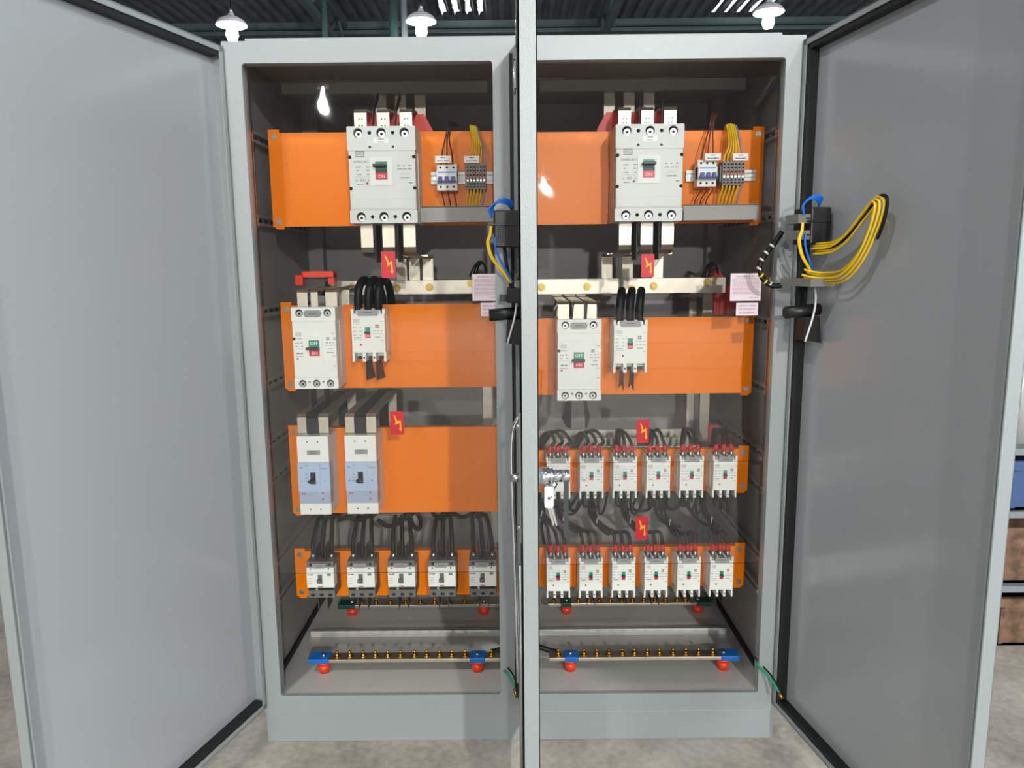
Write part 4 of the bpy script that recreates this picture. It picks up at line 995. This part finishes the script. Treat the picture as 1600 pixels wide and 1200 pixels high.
for door, side, dep in ((dm, 'centre', -.070), (dr, 'right', -.063)):
    for k_ in range(4):
        dwire(door, [(.15, dep+.002, 1.612), (.152-.004*k_, dep-.004+.004*k_, 1.632+.003*k_), (.150, dep+.016+.004*k_, 1.650+.003*k_), (.145, dep+.04+.005*k_, 1.648+.002*k_), (.13, dep+.055, 1.635)], .0026, 'bluewire', '%s blue wire looping over the black meter of the %s door' % (ORD[k_], side), 'blue wires at the meters')
    for k_ in range(2):
        dwire(door, [(.148, dep+.002*k_, 1.59), (.150, dep-.003+.003*k_, 1.568), (.150, dep-.010+.004*k_, 1.545), (.148, dep+.002+.004*k_, 1.505), (.140, dep+.030+.003*k_, 1.47), (.135, dep+.050+.003*k_, 1.44)], .0028, 'yellow', '%s yellow wire hanging from the meter of the %s door' % (ORD[k_], side), 'yellow wires at the meters')
    dwire(door, [(.146, dep+.012, 1.562), (.146, dep+.012, 1.535), (.144, dep+.024, 1.50), (.138, dep+.045, 1.465), (.135, dep+.056, 1.44)], .003, 'bluewire', 'blue wire beside the yellow ones under the meter of the %s door' % side, 'blue wires at the meters')
    # bracket with black clip
    a = door.rotation_euler.z
    q = MB(); q.box(.05, .15, -.006, .02, -.012, .012, 'bracket', bev=.001) if side == 'centre' else q.box(.045, .20, -.062, .02, -.010, .010, 'bracket', bev=.001)
    q.cyl((.13, -.004 if side == 'centre' else .004, 0), (.134, -.004 if side == 'centre' else .004, 0), .006, 'steel', n=8)
    o = q.build('wire_bracket'); o.location = door_pt(door, 0, 0, 1.435); o.rotation_euler = (0, 0, a)
    tag(o, 'flat grey bracket under the meter on the %s door' % side, 'bracket', 'brackets under the meters')
    e = empty('holding_clip', door_pt(door, .11, 0, 1.345), a, label='black cylinder and wedge clip tied with a white strap on the %s door' % side, cat='clip', group='black clips on the doors')
    q = MB(); q.cyl((0, -.078, .008), (0, .02, .016), .0165, 'black', n=20); q.cyl((0, -.0785, .008), (0, -.0775, .008), .012, 'rubber', n=16); q.build('cylinder', e)
    q = MB(); vs = [(-.02, -.030, -.004), (-.02, .012, -.002), (-.02, .020, -.075), (-.02, -.034, -.066), (.02, -.030, -.004), (.02, .012, -.002), (.02, .020, -.075), (.02, -.034, -.066)]
    q.add(vs, [[0, 1, 2, 3], [7, 6, 5, 4], [0, 4, 5, 1], [1, 5, 6, 2], [2, 6, 7, 3], [3, 7, 4, 0]], 'black'); q.build('wedge', e)
    MB().tube([(.010, .0, .075), (.022, -.004, .04), (.024, -.010, .0), (.024, -.030, -.07)], .0028, 'nylon').build('strap', e)
for k_ in range(2):
    dwire(dm, [(.075+.02*k_, -.035, 1.535), (.078+.02*k_, -.030, 1.49), (.086+.016*k_, -.022, 1.45), (.09+.015*k_, -.018, 1.425)], .005, 'navycable', '%s thick dark blue cable below the meter of the centre door' % ORD[k_], 'dark blue cables under the centre meter', cat='cable')
# rack of black connectors under the centre meter
q = MB(); q.box(.06, .155, -.030, .02, 1.388, 1.428, 'black', bev=.004)
q.prism([(.0, 0)]*0 or [(.1, 1.39), (.12, 1.39), (.12, 1.41)], -.05, -.03, 'black')
o = q.build('connector_block'); o.location = door_pt(dm, 0, 0, 0); o.rotation_euler = (0, 0, dm.rotation_euler.z)
tag(o, 'black connector block under the yellow wires on the centre door', 'connector')
# looping yellow bundle on the right door
G_Y = 'yellow wires looping over the right door'
for k_ in range(5):
    dy = -.012-.0068*(k_ % 3); dz = .0066*k_-.010; c_ = 1.0-.012*k_
    pts = [(.150, -.045-.0068*(k_ % 3), 1.452+dz), (.17, -.03-.0068*(k_ % 3), 1.446+dz), (.20, dy, 1.444+dz), (.27, dy, 1.452+dz), (.335, dy, 1.497+dz), (.388-.0055*k_, dy, 1.565), (.404-.0065*k_, dy, 1.620-.003*k_), (.375, dy, 1.636-.0065*k_), (.34, dy, 1.610-.0065*k_), (.28, dy, 1.565-.0065*k_), (.22, dy, 1.54-.0065*k_), (.15, dy-.01, 1.535-.0065*k_)]
    dwire(dr, pts, .0031, 'yellow', '%s wire of the yellow bundle looping over the right door' % ORD[k_], G_Y)
dwire(dr, [(.14, -.02, 1.52), (.20, -.010, 1.525), (.27, -.010, 1.55), (.34, -.010, 1.60), (.38, -.010, 1.636), (.412, -.010, 1.628), (.405, -.010, 1.58), (.385, -.010, 1.54)], .004, 'cable', 'black wire running along the yellow bundle on the right door', G_Y)
# spiral wrapped cable
P0 = [at(1222, 446, -.06), at(1204, 446, -.05), at(1191, 434, -.045), at(1187, 415, -.04), at(1196, 398, -.035), at(1210, 380, -.03), at(1222, 362, -.03)]
sc_ = cable(P0, .0075, 'cable', 'black cable with white and yellow spiral wrap beside the right bay\'s notice', None, n=10)
for k_, (u, v) in enumerate(((1213, 448), (1203, 444), (1196, 440), (1190, 430), (1186, 420), (1190, 406), (1197, 395), (1206, 384))):
    p = at(u, v, -.05)-P0[0]
    d_ = Vector((.6, 0, .8)) if k_ > 3 else Vector((.8, 0, -.6))
    MB().cyl(p-d_*.002, p+d_*.002, .0079, 'nylon' if k_ in (0, 1, 4, 5, 6, 7) else 'yellow', n=10).build('wrap_band', sc_)
# earth straps at the floor
for pts, nm in (([(783, 1046, .02), (792, 1052, -.02), (801, 1066, -.05), (806, 1084, -.07)], 'green earth wire with a golden lug at the foot of the centre post'), ([(1180, 1034, .01), (1194, 1050, -.02), (1208, 1066, -.05), (1221, 1089, -.08)], 'green earth wire with a golden lug at the foot of the right door')):
    P = [at(*p) for p in pts]; ob = cable(P, .0036, 'greenwire', nm, 'green earth wires', cat='wire', name='earth_wire')
    d_ = (P[-1]-P[-2]).normalized(); MB().cyl(P[-1]-P[0]-d_*.014, P[-1]-P[0]+d_*.006, .005, 'gold', n=8).build('lug', ob)
    ob2 = cable([p+Vector((.004, .02, .006)) for p in P], .0024, 'cable', nm.replace('green earth wire with a golden lug', 'thin black wire beside the green one'), 'black wires at the door feet', cat='wire', name='wire')
# black lugged cables at the earthing bars
for pts, nm in (([(768, 1018, .175), (778, 1016, .17), (792, 1012, .17), (806, 1008, .17)], 'black cable bolted to the right end of the left front earthing bar'), ([(868, 1018, .175), (858, 1016, .17), (846, 1012, .17), (834, 1010, .17)], 'black cable bolted to the left end of the right front earthing bar')):
    cable([at(*p) for p in pts], .009, 'cable', nm, 'black cables at the earthing bars', n=10)
for (u, v, nm) in ((742, 412, 'left'), (1104, 414, 'right')):
    for k_ in range(3):
        cable([at(u-8+5*k_, v+20, .5), at(u-2+4*k_, v+6-k_, .48), at(u+8+3*k_, v-4+2*k_, .47), at(u+18, v+6+4*k_, .5)], .0032, 'cable', '%s thin black wire curling above the horizontal busbar of the %s bay' % (ORD[k_], nm), 'thin wires above the busbars', cat='wire', name='wire')
cable([at(1097, 760, .74), at(1096, 800, .74), at(1098, 850, .74)], .004, 'greenwire', 'green wire running up the back panel behind the cables of the right bay', None, cat='wire', name='wire')

# ============================================================ things beyond the right door
RY = .52
rz_ = lambda v: az(1590, v, RY)
e = empty('storage_rack', (2.24, RY+.27, 0), label='grey metal rack beyond the right door with crates on it', cat='rack')
for sx in (-.53, .53):
    for sy in (-.27, .27): B(sx-.018, sx+.018, sy-.018, sy+.018, 0, 1.9, 'benchg').build('upright', e)
for v in (1.0, rz_(920), rz_(803), rz_(704), rz_(497)):
    if v == 1.0: continue
    B(-.51, .51, -.25, .25, v-.025, v, 'benchg', bev=.003).build('shelf', e)
def crate(x, y, z, w_, d_, h_, m, name, label, cat):
    q = MB(); t_ = .012
    q.box(x-w_/2, x+w_/2, y-d_/2, y+d_/2, z, z+t_, m).box(x-w_/2, x-w_/2+t_, y-d_/2, y+d_/2, z, z+h_, m).box(x+w_/2-t_, x+w_/2, y-d_/2, y+d_/2, z, z+h_, m).box(x-w_/2, x+w_/2, y-d_/2, y-d_/2+t_, z, z+h_, m).box(x-w_/2, x+w_/2, y+d_/2-t_, y+d_/2, z, z+h_, m)
    q.box(x-w_/2-.008, x+w_/2+.008, y-d_/2-.008, y-d_/2, z+h_-.035, z+h_, m)
    for k_ in range(3): q.box(x-w_/2+.05+k_*w_*.3, x-w_/2+.065+k_*w_*.3, y-d_/2-.006, y-d_/2, z+.01, z+h_-.04, m)
    tag(q.build(name, origin=(x, y, z)), label, cat)
yc = RY+.23
crate(2.06, yc, rz_(803)+.001, .50, .38, rz_(725)-rz_(803), 'crate', 'crate', 'blue plastic crate on a middle shelf of the rack', 'crate')
q = MB(); zb2 = rz_(704)+.001
for k_ in range(6): q.cyl((1.83+.085*k_, yc-.1, zb2), (1.83+.085*k_, yc-.1, rz_(535)-.02*(k_ % 2)), .041, 'wrap', r1=.037, n=12)
tag(q.build('wrapped_roll_pack', origin=(2.2, yc-.1, zb2)), 'pale rolls wrapped in clear film on an upper shelf of the rack', 'roll')
tag(B(1.80, 2.3, yc-.16, yc+.1, rz_(497)+.001, rz_(470), 'orange', bev=.004).build('metal_panel', origin=(2.2, yc, rz_(497)+.001)), 'orange painted panel lying on the top shelf of the rack', 'panel')
crate(2.03, yc, rz_(920)+.001, .46, .36, rz_(832)-rz_(920), 'card', 'cardboard_box', 'brown cardboard box on the lowest shelf of the rack', 'box')
crate(2.05, yc, .001, .46, .36, rz_(944), 'card', 'cardboard_box', 'brown cardboard box on the floor under the rack', 'box')

sc = bpy.context.scene
sc.view_settings.view_transform = 'Standard'; sc.view_settings.look = 'None'; sc.view_settings.gamma = 1; sc.view_settings.use_curve_mapping = False
sc.view_settings.exposure = -.1
try: sc.cycles.use_denoising = True
except Exception: pass
sc.cycles.max_bounces = 8; sc.cycles.transparent_max_bounces = 16; sc.cycles.sample_clamp_indirect = 6
